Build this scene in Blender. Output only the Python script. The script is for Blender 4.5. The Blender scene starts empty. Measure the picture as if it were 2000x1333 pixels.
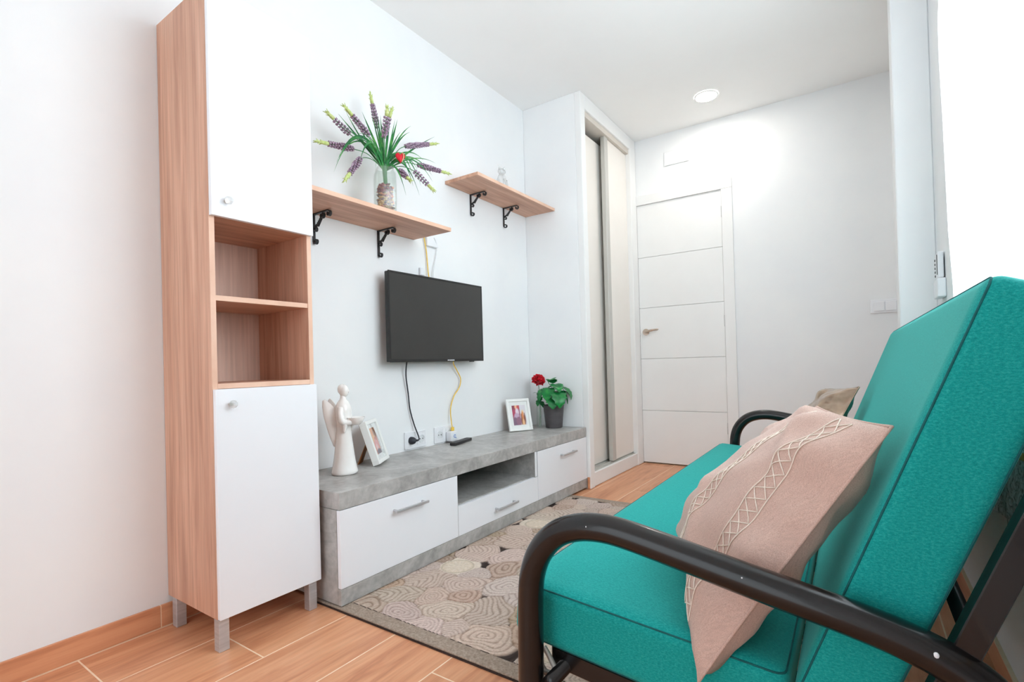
import bpy, bmesh, math, random
import numpy as np
from mathutils import Vector, Matrix
random.seed(7)
sc = bpy.context.scene
COL = sc.collection

# ------------------------------------------------------------------ camera
YAW, PITCH, ROLL = -0.5987, 0.0083, -0.0271
F = Vector((math.sin(YAW)*math.cos(PITCH), math.cos(YAW)*math.cos(PITCH), math.sin(PITCH)))
R0 = Vector((math.cos(YAW), -math.sin(YAW), 0)); U0 = R0.cross(F)
RV = R0*math.cos(ROLL) + U0*math.sin(ROLL); UV_ = -R0*math.sin(ROLL) + U0*math.cos(ROLL)
cd = bpy.data.cameras.new('camera'); cam = bpy.data.objects.new('camera', cd); COL.objects.link(cam)
M = Matrix.Identity(4)
for i in range(3):
    M[i][0], M[i][1], M[i][2] = RV[i], UV_[i], -F[i]
M[0][3], M[1][3], M[2][3] = 1.8646, 0.0, 0.8089
cam.matrix_world = M
cd.sensor_width = 36; cd.lens = 991.665/2000*36; cd.shift_x = -1.34/2000; cd.shift_y = 36.5/2000
cd.clip_start = 0.02; cd.clip_end = 60
sc.camera = cam
# ------------------------------------------------------------------ world, lights, exposure
W = bpy.data.worlds.new('daylight'); sc.world = W; W.use_nodes = True
W.node_tree.nodes['Background'].inputs[0].default_value = (0.87, 0.945, 1.0, 1)
W.node_tree.nodes['Background'].inputs[1].default_value = 1.6
vs = sc.view_settings
vs.view_transform = 'Standard'; vs.look = 'None'; vs.gamma = 1; vs.use_curve_mapping = False
vs.exposure = 0.58
def area(name, loc, rot, sx, sy, power, color):
    l = bpy.data.lights.new(name, 'AREA'); l.shape = 'RECTANGLE'; l.size = sx; l.size_y = sy; l.energy = power; l.color = color
    o = bpy.data.objects.new(name, l); COL.objects.link(o); o.location = loc; o.rotation_euler = rot
    return o
# daylight in the sofa window, and an added fill lamp behind the camera
area('daylight_window', (2.30, 1.55, 1.60), (0, math.radians(90), 0), 1.4, 1.35, 28, (0.87, 0.945, 1.0))
area('fill_behind_camera', (1.05, -2.2, 1.45), (math.radians(90), 0, 0), 1.7, 1.9, 2, (0.87, 0.945, 1.0))
sc.cycles.use_denoising = True
sc.cycles.use_adaptive_sampling = True; sc.cycles.adaptive_threshold = .015
sc.cycles.max_bounces = 9; sc.cycles.diffuse_bounces = 5; sc.cycles.transparent_max_bounces = 12

# ------------------------------------------------------------------ mesh helpers
class MB:
    def __init__(s): s.v = []; s.f = []
    def add(s, v, f):
        b = len(s.v); s.v += [tuple(p) for p in v]; s.f += [tuple(i+b for i in q) for q in f]; return s
    def box(s, x0, x1, y0, y1, z0, z1, bev=0, seg=1):
        bm = bmesh.new(); bmesh.ops.create_cube(bm, size=1)
        for v in bm.verts:
            v.co = Vector(((x0+x1)/2+v.co.x*(x1-x0), (y0+y1)/2+v.co.y*(y1-y0), (z0+z1)/2+v.co.z*(z1-z0)))
        if bev: bmesh.ops.bevel(bm, geom=bm.edges[:], offset=bev, segments=seg, profile=0.5, affect='EDGES')
        bm.verts.index_update()
        s.add([v.co.copy() for v in bm.verts], [[v.index for v in f.verts] for f in bm.faces]); bm.free(); return s
    def tube(s, pts, r, n=10, cap=True, closed=False):
        pts = [Vector(p) for p in pts]; m = len(pts)
        rs = r if isinstance(r, (list, tuple)) else [r]*m
        vs_, fs = [], []
        nrm = None
        for i, p in enumerate(pts):
            a = pts[i-1] if (i > 0 or closed) else p; b = pts[(i+1) % m] if (i < m-1 or closed) else p
            t = (b-a).normalized()
            if nrm is None:
                up = Vector((0, 0, 1)) if abs(t.z) < .9 else Vector((1, 0, 0))
                nrm = t.cross(up).normalized()
            nrm = (nrm - t*nrm.dot(t)).normalized(); bi = t.cross(nrm)
            for k in range(n):
                an = 2*math.pi*k/n; vs_.append(p+(nrm*math.cos(an)+bi*math.sin(an))*rs[i])
        for i in range(m-1 if not closed else m):
            j = (i+1) % m
            for k in range(n):
                l = (k+1) % n; fs.append((i*n+k, i*n+l, j*n+l, j*n+k))
        if cap and not closed:
            fs.append(tuple(range(n))[::-1]); fs.append(tuple((m-1)*n+k for k in range(n)))
        return s.add(vs_, fs)
    def lathe(s, prof, c=(0, 0, 0), n=32, sx=1, sy=1, shift=None, capb=True, capt=True):
        vs_, fs = [], []
        for i, (r, z) in enumerate(prof):
            dx, dy = shift(z) if shift else (0, 0)
            for k in range(n):
                a = 2*math.pi*k/n; vs_.append((c[0]+dx+r*sx*math.cos(a), c[1]+dy+r*sy*math.sin(a), c[2]+z))
        for i in range(len(prof)-1):
            for k in range(n):
                l = (k+1) % n; fs.append((i*n+k, i*n+l, (i+1)*n+l, (i+1)*n+k))
        if capb: fs.append(tuple(range(n))[::-1])
        if capt: fs.append(tuple((len(prof)-1)*n+k for k in range(n)))
        return s.add(vs_, fs)
    def ball(s, c, rx, ry, rz, n=16, m=10):
        pr = [(max(1e-4, math.sin(math.pi*i/m)), -math.cos(math.pi*i/m)) for i in range(m+1)]
        b = MB().lathe(pr, n=n)
        return s.add([(c[0]+v[0]*rx, c[1]+v[1]*ry, c[2]+v[2]*rz) for v in b.v], b.f)
    def prism(s, poly, axis, a0, a1):
        n = len(poly)
        def P(p, a):
            return {'x': (a, p[0], p[1]), 'y': (p[0], a, p[1]), 'z': (p[0], p[1], a)}[axis]
        v = [P(p, a0) for p in poly]+[P(p, a1) for p in poly]
        f = [tuple(range(n))[::-1], tuple(range(n, 2*n))]+[(i, (i+1) % n, n+(i+1) % n, n+i) for i in range(n)]
        return s.add(v, f)
    def grid(s, rows):
        n = len(rows[0]); v = [p for r in rows for p in r]
        f = [(i*n+j, i*n+j+1, (i+1)*n+j+1, (i+1)*n+j) for i in range(len(rows)-1) for j in range(n-1)]
        return s.add(v, f)
    def xf(s, fn): s.v = [tuple(fn(Vector(p))) for p in s.v]; return s
    def join(s, o): return s.add(o.v, o.f)

def smooth_path(pts, sub=8):
    pts = [Vector(p) for p in pts]; out = []
    for i in range(len(pts)-1):
        p0, p1, p2, p3 = pts[max(i-1, 0)], pts[i], pts[i+1], pts[min(i+2, len(pts)-1)]
        for k in range(sub):
            t = k/sub
            out.append(0.5*((2*p1)+(p2-p0)*t+(2*p0-5*p1+4*p2-p3)*t*t+(-p0+3*p1-3*p2+p3)*t**3))
    out.append(pts[-1]); return out

def root_of(o):
    while o.parent: o = o.parent
    return o
def obj(name, mb, mat, parent=None, smooth=False, recalc=True, loc=None):
    """one mesh object; vertices are given in world position, with the rotation of its thing left out"""
    L = root_of(parent).location if parent else Vector(loc if loc else (0, 0, 0))
    me = bpy.data.meshes.new(name)
    me.from_pydata([tuple(Vector(p)-L) for p in mb.v], [], mb.f)
    if recalc:
        bm = bmesh.new(); bm.from_mesh(me); bmesh.ops.recalc_face_normals(bm, faces=bm.faces[:]); bm.to_mesh(me); bm.free()
    if smooth:
        me.polygons.foreach_set('use_smooth', [True]*len(me.polygons))
        if smooth != 'all':
            me.set_sharp_from_angle(angle=math.radians(smooth if smooth is not True else 40))
    if mat: me.materials.append(mat)
    o = bpy.data.objects.new(name, me); COL.objects.link(o)
    if parent: o.parent = parent
    elif loc: o.location = L
    return o
def tag(o, label, cat, group=None, kind=None):
    if label: o['label'] = label
    if cat: o['category'] = cat
    if group: o['group'] = group
    if kind: o['kind'] = kind
    return o
def thing(name, label, cat, loc=(0, 0, 0), rotz=0, group=None, kind=None):
    o = bpy.data.objects.new(name, None); COL.objects.link(o); o.location = loc; o.rotation_euler = (0, 0, rotz)
    o.empty_display_size = .05
    return tag(o, label, cat, group, kind)
def struct(name, mb, mat, label=None, cat=None, **k):
    o = obj(name, mb, mat, **k); o['kind'] = 'structure'
    return tag(o, label, cat)
def copy_tree(o, parent=None):
    c = o.copy(); COL.objects.link(c)
    if parent: c.parent = parent
    for ch in list(o.children): copy_tree(ch, c)
    return c

# ------------------------------------------------------------------ materials
def lin(r, g, b):
    f = lambda c: c/12.92 if c <= .04045 else ((c+.055)/1.055)**2.4
    return (f(r/255), f(g/255), f(b/255), 1)
def mat(name, col, rough=.5, metal=0, spec=.5, trans=0, ior=1.45, coat=0, emit=None, estr=0, sheen=0):
    m = bpy.data.materials.new(name); m.use_nodes = True; b = m.node_tree.nodes['Principled BSDF']
    b.inputs['Base Color'].default_value = col; b.inputs['Roughness'].default_value = rough; b.inputs['Metallic'].default_value = metal
    b.inputs['Specular IOR Level'].default_value = spec; b.inputs['Transmission Weight'].default_value = trans; b.inputs['IOR'].default_value = ior
    b.inputs['Coat Weight'].default_value = coat; b.inputs['Sheen Weight'].default_value = sheen
    if emit: b.inputs['Emission Color'].default_value = emit; b.inputs['Emission Strength'].default_value = estr
    return m
def grainy(m, cols, scale, detail=5, rough=.6, bump=0, bdist=.001, dist=0, pos=None, rand=False, second=None, coord='Object'):
    """procedural colour: stretched noise through a ramp, optional second noise layer and bump"""
    nt = m.node_tree; N = nt.nodes; L = nt.links; b = N['Principled BSDF']
    tc = N.new('ShaderNodeTexCoord'); mp = N.new('ShaderNodeMapping'); mp.inputs['Scale'].default_value = scale
    L.new(tc.outputs[coord], mp.inputs['Vector'])
    if rand:
        oi = N.new('ShaderNodeObjectInfo'); ml = N.new('ShaderNodeVectorMath'); ml.operation = 'SCALE'; ml.inputs[0].default_value = (13, 7, 5)
        L.new(oi.outputs['Random'], ml.inputs['Scale']); L.new(ml.outputs[0], mp.inputs['Location'])
    nz = N.new('ShaderNodeTexNoise'); nz.inputs['Scale'].default_value = 1; nz.inputs['Detail'].default_value = detail
    nz.inputs['Roughness'].default_value = rough; nz.inputs['Distortion'].default_value = dist
    L.new(mp.outputs[0], nz.inputs['Vector'])
    rp = N.new('ShaderNodeValToRGB'); e = rp.color_ramp.elements
    pos = pos or [.3+.4*i/(len(cols)-1) for i in range(len(cols))]
    e[0].position = pos[0]; e[0].color = cols[0]; e[1].position = pos[-1]; e[1].color = cols[-1]
    for p, c in list(zip(pos, cols))[1:-1]:
        q = e.new(p); q.color = c
    L.new(nz.outputs['Fac'], rp.inputs['Fac']); out = rp.outputs['Color']
    if second:
        sc2, amt, lo, hi = second
        m2 = N.new('ShaderNodeMapping'); m2.inputs['Scale'].default_value = sc2; L.new(tc.outputs[coord], m2.inputs['Vector'])
        n2 = N.new('ShaderNodeTexNoise'); n2.inputs['Scale'].default_value = 1; n2.inputs['Detail'].default_value = 6; L.new(m2.outputs[0], n2.inputs['Vector'])
        r2 = N.new('ShaderNodeValToRGB'); r2.color_ramp.elements[0].position = .35; r2.color_ramp.elements[1].position = .65
        r2.color_ramp.elements[0].color = (lo, lo, lo, 1); r2.color_ramp.elements[1].color = (hi, hi, hi, 1)
        L.new(n2.outputs['Fac'], r2.inputs['Fac'])
        mx = N.new('ShaderNodeMix'); mx.data_type = 'RGBA'; mx.blend_type = 'MULTIPLY'; mx.inputs['Factor'].default_value = amt
        L.new(out, mx.inputs['A']); L.new(r2.outputs['Color'], mx.inputs['B']); out = mx.outputs['Result']
    L.new(out, b.inputs['Base Color'])
    if bump:
        bp = N.new('ShaderNodeBump'); bp.inputs['Strength'].default_value = bump; bp.inputs['Distance'].default_value = bdist
        L.new(nz.outputs['Fac'], bp.inputs['Height']); L.new(bp.outputs[0], b.inputs['Normal'])
    return m
def attr_mat(name, rough=.8, bump=0, bscale=400, bdist=.001, sheen=0):
    m = mat(name, (1, 1, 1, 1), rough, sheen=sheen); nt = m.node_tree; b = nt.nodes['Principled BSDF']
    a = nt.nodes.new('ShaderNodeAttribute'); a.attribute_name = 'Col'; nt.links.new(a.outputs['Color'], b.inputs['Base Color'])
    if bump:
        tc = nt.nodes.new('ShaderNodeTexCoord'); n = nt.nodes.new('ShaderNodeTexNoise'); n.inputs['Scale'].default_value = bscale
        nt.links.new(tc.outputs['Object'], n.inputs['Vector'])
        bp = nt.nodes.new('ShaderNodeBump'); bp.inputs['Strength'].default_value = bump; bp.inputs['Distance'].default_value = bdist
        nt.links.new(n.outputs['Fac'], bp.inputs['Height']); nt.links.new(bp.outputs[0], b.inputs['Normal'])
    return m
def set_col(me, cols):
    a = me.color_attributes.new('Col', 'FLOAT_COLOR', 'POINT'); a.data.foreach_set('color', np.asarray(cols, np.float32).ravel())

m_wall = grainy(mat('white_plaster_paint', lin(240, 241, 242), .85, spec=.2), [lin(237, 239, 241), lin(242, 243, 243)], (3, 3, 3), bump=.05, bdist=.002)
m_ceil = grainy(mat('ceiling_paint', lin(248, 248, 247), .9, spec=.1), [lin(247, 247, 246), lin(250, 250, 249)], (2, 2, 2))
m_trim = grainy(mat('white_lacquer', lin(240, 240, 239), .4), [lin(238, 238, 237), lin(243, 243, 242)], (2, 2, 2))
m_white = grainy(mat('white_melamine', lin(240, 242, 247), .32), [lin(238, 241, 246), lin(243, 244, 248)], (2, 2, 2))
m_grout = grainy(mat('sand_grout', lin(246, 216, 186), .9), [lin(240, 208, 176), lin(250, 222, 194)], (30, 30, 30))
PL = [lin(172, 110, 78), lin(208, 142, 104), lin(222, 158, 118), lin(232, 174, 134)]
m_plank = grainy(mat('oak_look_tile', PL[2], .38, spec=.45), PL, (16, 1.7, 10), detail=9, rough=.6, dist=1.2, pos=[.2, .4, .52, .75], rand=True, second=((90, 5, 60), .45, .82, 1.04), bump=.08, bdist=.001)
m_baset = grainy(mat('oak_look_skirting', PL[1], .4, spec=.45), PL, (10, 2, 22), detail=8, dist=.8, pos=[.2, .42, .55, .8], rand=True)
SO = [lin(168, 122, 100), lin(200, 151, 126), lin(216, 169, 144), lin(230, 190, 166)]
m_oakv = grainy(mat('sonoma_oak_upright', SO[2], .5), SO, (26, 26, 1.3), detail=8, rough=.62, dist=.5, pos=[.22, .42, .56, .8], second=((110, 110, 3.2), .6, .82, 1.06), bump=.08)
m_oakh = grainy(mat('sonoma_oak_lengthwise', SO[2], .5), SO, (24, 1.6, 24), detail=8, rough=.62, dist=.5, pos=[.22, .42, .56, .8], second=((110, 4, 110), .6, .82, 1.06), bump=.08)
m_oakback = grainy(mat('sonoma_oak_niche_lit', SO[3], .5), [lin(202, 164, 146), lin(222, 188, 170), lin(236, 206, 190)], (26, 26, 1.3), detail=8, rough=.62, dist=.5, pos=[.25, .5, .78], second=((110, 110, 3.2), .6, .85, 1.05), bump=.08)  # same oak in a lighter tone, so the niche back looks better lit
m_edge = grainy(mat('oak_edge_band', lin(232, 190, 165), .5), [lin(222, 178, 152), lin(240, 202, 178)], (30, 6, 6), detail=5)
CO = [lin(134, 131, 128), lin(164, 162, 159), lin(184, 182, 179), lin(212, 210, 207)]
m_conc = grainy(mat('concrete_laminate', CO[1], .36), CO, (5.5, 5.5, 5.5), detail=12, rough=.72, dist=.9, pos=[.25, .42, .56, .78], second=((45, 45, 45), .6, .8, 1.12))
m_steel = grainy(mat('brushed_aluminium', lin(196, 196, 198), .38, metal=.5), [lin(182, 182, 184), lin(208, 208, 210)], (8, 8, 120))
m_chrome = grainy(mat('satin_nickel', lin(205, 190, 176), .22, metal=1), [lin(196, 180, 166), lin(214, 200, 188)], (20, 20, 20))
m_alu = grainy(mat('wardrobe_profile_grey', lin(200, 198, 192), .4, metal=.3), [lin(192, 190, 184), lin(208, 206, 200)], (6, 6, 1))
m_track = grainy(mat('wardrobe_track_beige', lin(216, 208, 198), .5), [lin(210, 202, 192), lin(222, 214, 204)], (6, 6, 6))
m_panel = grainy(mat('wardrobe_panel_ivory', lin(238, 233, 226), .45), [lin(236, 231, 224), lin(241, 236, 230)], (2, 2, 2))
m_black = grainy(mat('black_gloss_tube', lin(18, 16, 17), .24, coat=.2), [lin(14, 13, 14), lin(24, 21, 21)], (14, 14, 14), detail=6)
m_iron = grainy(mat('black_wrought_iron', lin(30, 30, 33), .4), [lin(22, 22, 25), lin(44, 44, 48)], (60, 60, 60), bump=.2)
m_tvbez = grainy(mat('tv_black_plastic', lin(34, 34, 34), .35), [lin(30, 30, 30), lin(38, 38, 38)], (40, 40, 40))
m_screen = grainy(mat('tv_matte_panel', lin(52, 51, 50), .3, spec=.55), [lin(50, 49, 48), lin(55, 54, 52)], (5, 5, 5))
m_plastic = grainy(mat('white_socket_plastic', lin(236, 238, 242), .3), [lin(234, 236, 240), lin(240, 241, 244)], (8, 8, 8))
m_dark = grainy(mat('dark_contact', lin(60, 60, 60), .6), [lin(50, 50, 50), lin(72, 72, 72)], (30, 30, 30))
m_cabk = grainy(mat('black_cable_rubber', lin(40, 42, 50), .5), [lin(34, 36, 42), lin(50, 52, 60)], (30, 30, 30))
m_caby = grainy(mat('yellow_cable_rubber', lin(240, 196, 70), .45), [lin(235, 186, 60), lin(246, 210, 92)], (30, 30, 30))
m_cabw = grainy(mat('white_cable_rubber', lin(222, 226, 228), .5), [lin(216, 220, 222), lin(230, 233, 235)], (30, 30, 30))
m_remote = grainy(mat('remote_black', lin(40, 38, 40), .4), [lin(34, 32, 34), lin(48, 46, 48)], (40, 40, 40))
m_button = grainy(mat('remote_button_grey', lin(92, 92, 96), .5), [lin(84, 84, 88), lin(104, 104, 108)], (60, 60, 60))
m_blue = grainy(mat('blue_print', lin(90, 140, 215), .4), [lin(84, 132, 208), lin(98, 150, 222)], (60, 60, 60))
m_ceramic = grainy(mat('white_glazed_ceramic', lin(249, 246, 243), .14, coat=.6), [lin(247, 243, 239), lin(251, 249, 247)], (10, 10, 10))
m_frame = grainy(mat('white_frame_lacquer', lin(243, 243, 240), .4), [lin(240, 240, 237), lin(246, 246, 243)], (12, 12, 12))
m_matt = grainy(mat('white_card_mount', lin(247, 246, 244), .8), [lin(245, 244, 242), lin(250, 249, 247)], (30, 30, 30))
m_easel = grainy(mat('brown_fibreboard', lin(150, 96, 48), .7), [lin(122, 72, 32), lin(176, 118, 62)], (14, 14, 14))
m_print = attr_mat('photo_print', .25)
m_pot = grainy(mat('anthracite_plastic_pot', lin(84, 80, 82), .55), [lin(78, 74, 76), lin(92, 88, 90)], (16, 16, 60), bump=.1)
m_soil = grainy(mat('dark_soil', lin(60, 40, 30), .95), [lin(38, 26, 20), lin(84, 58, 44)], (120, 120, 120), bump=.6)
LF = [lin(10, 84, 46), lin(18, 122, 58), lin(52, 160, 70)]
m_leaf = grainy(mat('glossy_green_leaf', LF[1], .35), LF, (26, 26, 26), detail=4)
m_blade = grainy(mat('artificial_grass_blade', LF[1], .45), [lin(18, 84, 56), lin(40, 128, 62), lin(96, 170, 74)], (18, 18, 18), detail=3)
m_stem = grainy(mat('green_stem', lin(70, 128, 82), .5), [lin(54, 108, 72), lin(92, 148, 92)], (30, 30, 30))
m_lav = grainy(mat('lavender_bloom', lin(160, 134, 158), .7), [lin(122, 100, 126), lin(164, 138, 160), lin(208, 186, 202)], (140, 140, 140), detail=3)
m_lime = grainy(mat('lime_bud', lin(200, 214, 120), .6), [lin(176, 198, 104), lin(220, 228, 164)], (90, 90, 90))
m_red = grainy(mat('red_petal', lin(225, 14, 42), .5, sheen=.1), [lin(196, 6, 32), lin(236, 22, 52)], (60, 60, 60))
m_gold = grainy(mat('gold_trim', lin(226, 196, 150), .4), [lin(214, 182, 132), lin(238, 212, 172)], (60, 60, 60))
def glass(name, tint, fac, white=0.0):
    """thin clear glass: see-through, mirror gloss by angle, optional milky part"""
    m = bpy.data.materials.new(name); m.use_nodes = True; nt = m.node_tree; N = nt.nodes; L = nt.links
    b = N['Principled BSDF']; b.inputs['Base Color'].default_value = (.93, .94, .94, 1); b.inputs['Roughness'].default_value = .1
    t = N.new('ShaderNodeBsdfTransparent'); t.inputs[0].default_value = tint
    g = N.new('ShaderNodeBsdfGlossy'); g.inputs['Roughness'].default_value = .03
    lw = N.new('ShaderNodeLayerWeight'); fr = N.new('ShaderNodeMath'); fr.operation = 'POWER'; fr.inputs[1].default_value = 4; L.new(lw.outputs['Facing'], fr.inputs[0])
    nz = N.new('ShaderNodeTexNoise'); nz.inputs['Scale'].default_value = 40; mr = N.new('ShaderNodeMapRange')
    mr.inputs['To Min'].default_value = white*.6; mr.inputs['To Max'].default_value = white*1.4; L.new(nz.outputs['Fac'], mr.inputs['Value'])
    ml = N.new('ShaderNodeMath'); ml.operation = 'MULTIPLY_ADD'; ml.inputs[1].default_value = .7; ml.inputs[2].default_value = fac+.02
    mx = N.new('ShaderNodeMixShader'); L.new(fr.outputs[0], ml.inputs[0]); L.new(ml.outputs[0], mx.inputs[0])
    L.new(t.outputs[0], mx.inputs[1]); L.new(g.outputs[0], mx.inputs[2])
    m2 = N.new('ShaderNodeMixShader'); L.new(mr.outputs[0], m2.inputs[0]); L.new(mx.outputs[0], m2.inputs[1]); L.new(b.outputs[0], m2.inputs[2])
    L.new(m2.outputs[0], N['Material Output'].inputs['Surface'])
    return m
m_glass = glass('clear_glass', (.96, .98, .965, 1), .03, .03)
m_crystal = glass('crystal_glass', (.90, .91, .91, 1), .08, .3)
m_pane = glass('window_pane', (.985, .99, .99, 1), .0, .0)
# teal melange upholstery
def melange(name, cols, scale, bump=.25):
    m = mat(name, cols[1], .85, spec=.25, sheen=.32)
    grainy(m, cols, scale, detail=6, rough=.7, pos=[.3, .48, .68], bump=bump, bdist=.0012, second=((900, 900, 900), .55, .72, 1.12))
    m.node_tree.nodes['Principled BSDF'].inputs['Sheen Tint'].default_value = lin(140, 230, 220)
    return m
m_teal = melange('teal_melange_upholstery', [lin(2, 134, 130), lin(14, 156, 150), lin(46, 174, 167)], (210, 420, 420))
m_seam = grainy(mat('dark_teal_seam', lin(6, 92, 94), .8), [lin(4, 84, 86), lin(12, 104, 104)], (60, 60, 60))
m_linen = mat('blush_linen', lin(206, 172, 158), .8, sheen=.2)
grainy(m_linen, [lin(188, 152, 138), lin(208, 174, 160), lin(222, 192, 178)], (900, 70, 900), detail=4, pos=[.3, .5, .72], bump=.06, bdist=.0004, second=((70, 900, 70), .6, .86, 1.06))
m_embro = grainy(mat('cream_embroidery', lin(240, 226, 212), .7), [lin(234, 218, 202), lin(246, 234, 222)], (200, 200, 200))
m_satin = grainy(mat('champagne_satin', lin(186, 162, 142), .22, metal=.8), [lin(150, 128, 110), lin(196, 172, 150)], (14, 14, 14), detail=3)
m_rug = attr_mat('carved_rug_pile', .95, bump=.6, bscale=500, bdist=.002)
m_rugb = grainy(mat('rug_border_pile', lin(160, 142, 126), .95), [lin(140, 122, 108), lin(160, 142, 127), lin(182, 164, 148)], (160, 160, 160), detail=5, bump=.8, bdist=.003)
m_rugback = grainy(mat('rug_dark_backing', lin(52, 38, 32), .95), [lin(40, 28, 24), lin(70, 52, 44)], (200, 200, 200), bump=.6)
m_emit = mat('led_diffuser', (1, 1, 1, 1), .4, emit=(1, .95, .88, 1), estr=88)
m_lampring = grainy(mat('white_lamp_ring', lin(246, 246, 244), .4), [lin(244, 244, 242), lin(248, 248, 246)], (8, 8, 8))
# sheer curtain
m_sheer = bpy.data.materials.new('white_sheer_voile'); m_sheer.use_nodes = True
nt = m_sheer.node_tree; N = nt.nodes; b = N['Principled BSDF']; b.inputs['Base Color'].default_value = (.9, .9, .9, 1); b.inputs['Roughness'].default_value = .9
tl = N.new('ShaderNodeBsdfTranslucent'); tl.inputs[0].default_value = (.95, .96, .97, 1)
tp = N.new('ShaderNodeBsdfTransparent'); mx1 = N.new('ShaderNodeMixShader'); mx1.inputs[0].default_value = .7
mx2 = N.new('ShaderNodeMixShader')
wv = N.new('ShaderNodeTexNoise'); wv.inputs['Scale'].default_value = 300; wr = N.new('ShaderNodeMapRange'); wr.inputs['To Min'].default_value = .25; wr.inputs['To Max'].default_value = .45
nt.links.new(wv.outputs['Fac'], wr.inputs['Value']); nt.links.new(wr.outputs[0], mx2.inputs[0])
nt.links.new(b.outputs[0], mx1.inputs[1]); nt.links.new(tl.outputs[0], mx1.inputs[2])
nt.links.new(mx1.outputs[0], mx2.inputs[1]); nt.links.new(tp.outputs[0], mx2.inputs[2]); nt.links.new(mx2.outputs[0], N['Material Output'].inputs['Surface'])
m_hem = grainy(mat('grey_floral_print', lin(190, 186, 188), .9), [lin(120, 112, 112), lin(176, 170, 170), lin(214, 212, 214)], (38, 38, 38), detail=6, dist=2.5, pos=[.36, .46, .6])
m_ochre = grainy(mat('ochre_band', lin(206, 164, 92), .9), [lin(196, 152, 80), lin(216, 176, 106)], (60, 60, 60))

# ------------------------------------------------------------------ room shell
ZC, YD, XR, YB = 2.548, 3.896, 2.137, -1.7
XW, YW = .398, 2.936
fl = struct('floor', MB().box(-.1, XR+.1, YB-.1, YD+.1, -.08, -.0004), m_grout, 'terracotta oak-look plank tile floor with pale sand grout lines', 'floor')
PW = .2275
offs = [.488, .780, .20, .62, .98, .36, .84, .12, .55, .95]
k = 0
for i in range(10):
    x0, x1 = i*PW+(.0019 if i else .0135), min((i+1)*PW-.0019, XR)
    j = offs[i]
    while j > YB: j -= 1.2
    while j < YD:
        y0, y1 = max(j+.0019, YB), min(j+1.2-.0019, YD)
        if y1-y0 > .03:
            o = obj('plank', MB().box(x0-(x0+x1)/2, x1-(x0+x1)/2, 0, y1-y0, -.012, 0, .0006), m_plank, fl)
            o.location = ((x0+x1)/2, y0, 0)
        j += 1.2
struct('ceiling', MB().box(-.1, XR+.1, YB-.1, YD+.1, ZC, ZC+.1), m_ceil, 'smooth white painted ceiling', 'ceiling')
struct('wall_left', MB().box(-.1, 0, YB-.1, YD+.1, -.08, ZC), m_wall, 'white painted wall behind the television and shelves', 'wall')
# far wall with the door opening
w = MB(); w.box(-.1, .430, YD, YD+.1, -.08, ZC); w.box(1.079, XR+.1, YD, YD+.1, -.08, ZC); w.box(.430, 1.079, YD, YD+.1, 2.0325, ZC)
w.box(.430, 1.079, YD+.06, YD+.1, -.08, 2.038)
struct('wall_far', w, m_wall, 'white painted end wall around the interior door', 'wall')
# right wall with window opening
WY0, WY1, WZ0, WZ1 = .85, 2.25, .80, 2.36
w = MB(); w.box(XR, XR+.22, YB-.1, WY0, -.08, ZC); w.box(XR, XR+.22, WY1, YD+.1, -.08, ZC); w.box(XR, XR+.22, WY0, WY1, -.08, WZ0); w.box(XR, XR+.22, WY0, WY1, WZ1, ZC)
struct('wall_right', w, m_wall, 'white painted wall with the window behind the sofa', 'wall')
struct('wall_column', MB().box(2.012, XR, 2.70, 2.86, 0, ZC, .004), m_wall, 'white wall pillar beside the window, backlit grey', 'pillar')
# unseen back wall, its opening added to let in ambient light
w = MB(); w.box(-.1, .25, YB-.1, YB, -.08, ZC); w.box(1.9, XR+.1, YB-.1, YB, -.08, ZC); w.box(.25, 1.9, YB-.1, YB, 2.3, ZC)
struct('wall_back', w, m_wall, 'white wall behind the viewer with an opening added for light', 'wall')
# window
wi = thing('window_1', 'white framed window behind the sheer curtain', 'window', (XR+.12, (WY0+WY1)/2, WZ0), kind='structure')
for a, b_, c, d in ((WY0, WY1, WZ0, WZ0+.06), (WY0, WY1, WZ1-.06, WZ1)): obj('frame_rail', MB().box(XR+.1, XR+.15, a, b_, c, d, .004), m_trim, wi)
for a in (WY0, (WY0+WY1)/2-.03, WY1-.06): obj('frame_stile', MB().box(XR+.1, XR+.15, a, a+.06, WZ0+.06, WZ1-.06, .004), m_trim, wi)
for a, b_ in ((WY0+.06, (WY0+WY1)/2-.03), ((WY0+WY1)/2+.03, WY1-.06)): obj('pane', MB().box(XR+.122, XR+.126, a, b_, WZ0+.06, WZ1-.06), m_pane, wi)
# baseboards of single tiles
bl = thing('baseboard_left', 'terracotta oak-look skirting tiles along the television wall', 'baseboard', (0, .5, 0), kind='structure')
for y0, y1 in ((YB, -1.0), (-1.0, -.25), (-.25, .285), (.285, .697), (.697, 1.45), (1.45, 2.2), (2.2, YW)):
    obj('skirting_tile', MB().box(0.0005, .0095, y0+.0012, y1-.0012, .0015, .0697, .001), m_baset, bl)
obj('grout_bed', MB().box(.0002, .0086, YB, YW, .0004, .0690), m_grout, bl)
br = thing('baseboard_right', 'terracotta oak-look skirting tiles below the window', 'baseboard', (XR, 1.2, 0), kind='structure')
y = YB
while y < 2.70:
    y1 = min(y+.6, 2.70); obj('skirting_tile', MB().box(XR-.0095, XR-.0005, y+.0012, y1-.0012, .0015, .0697, .001), m_baset, br); y = y1
struct('trim_1', MB().box(XR-.0095, XR-.0003, YB, 2.70, .0697, .0737), m_grout, 'pale grout line on top of the skirting below the window', 'trim')
bw = thing('baseboard_wardrobe', 'short orange skirting tile beside the low media console', 'baseboard', (.405, YW-.006, 0), kind='structure')
obj('skirting_tile', MB().box(.418, .432, YW-.009, YW-.0005, .0015, .075, .001), m_baset, bw)

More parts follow.
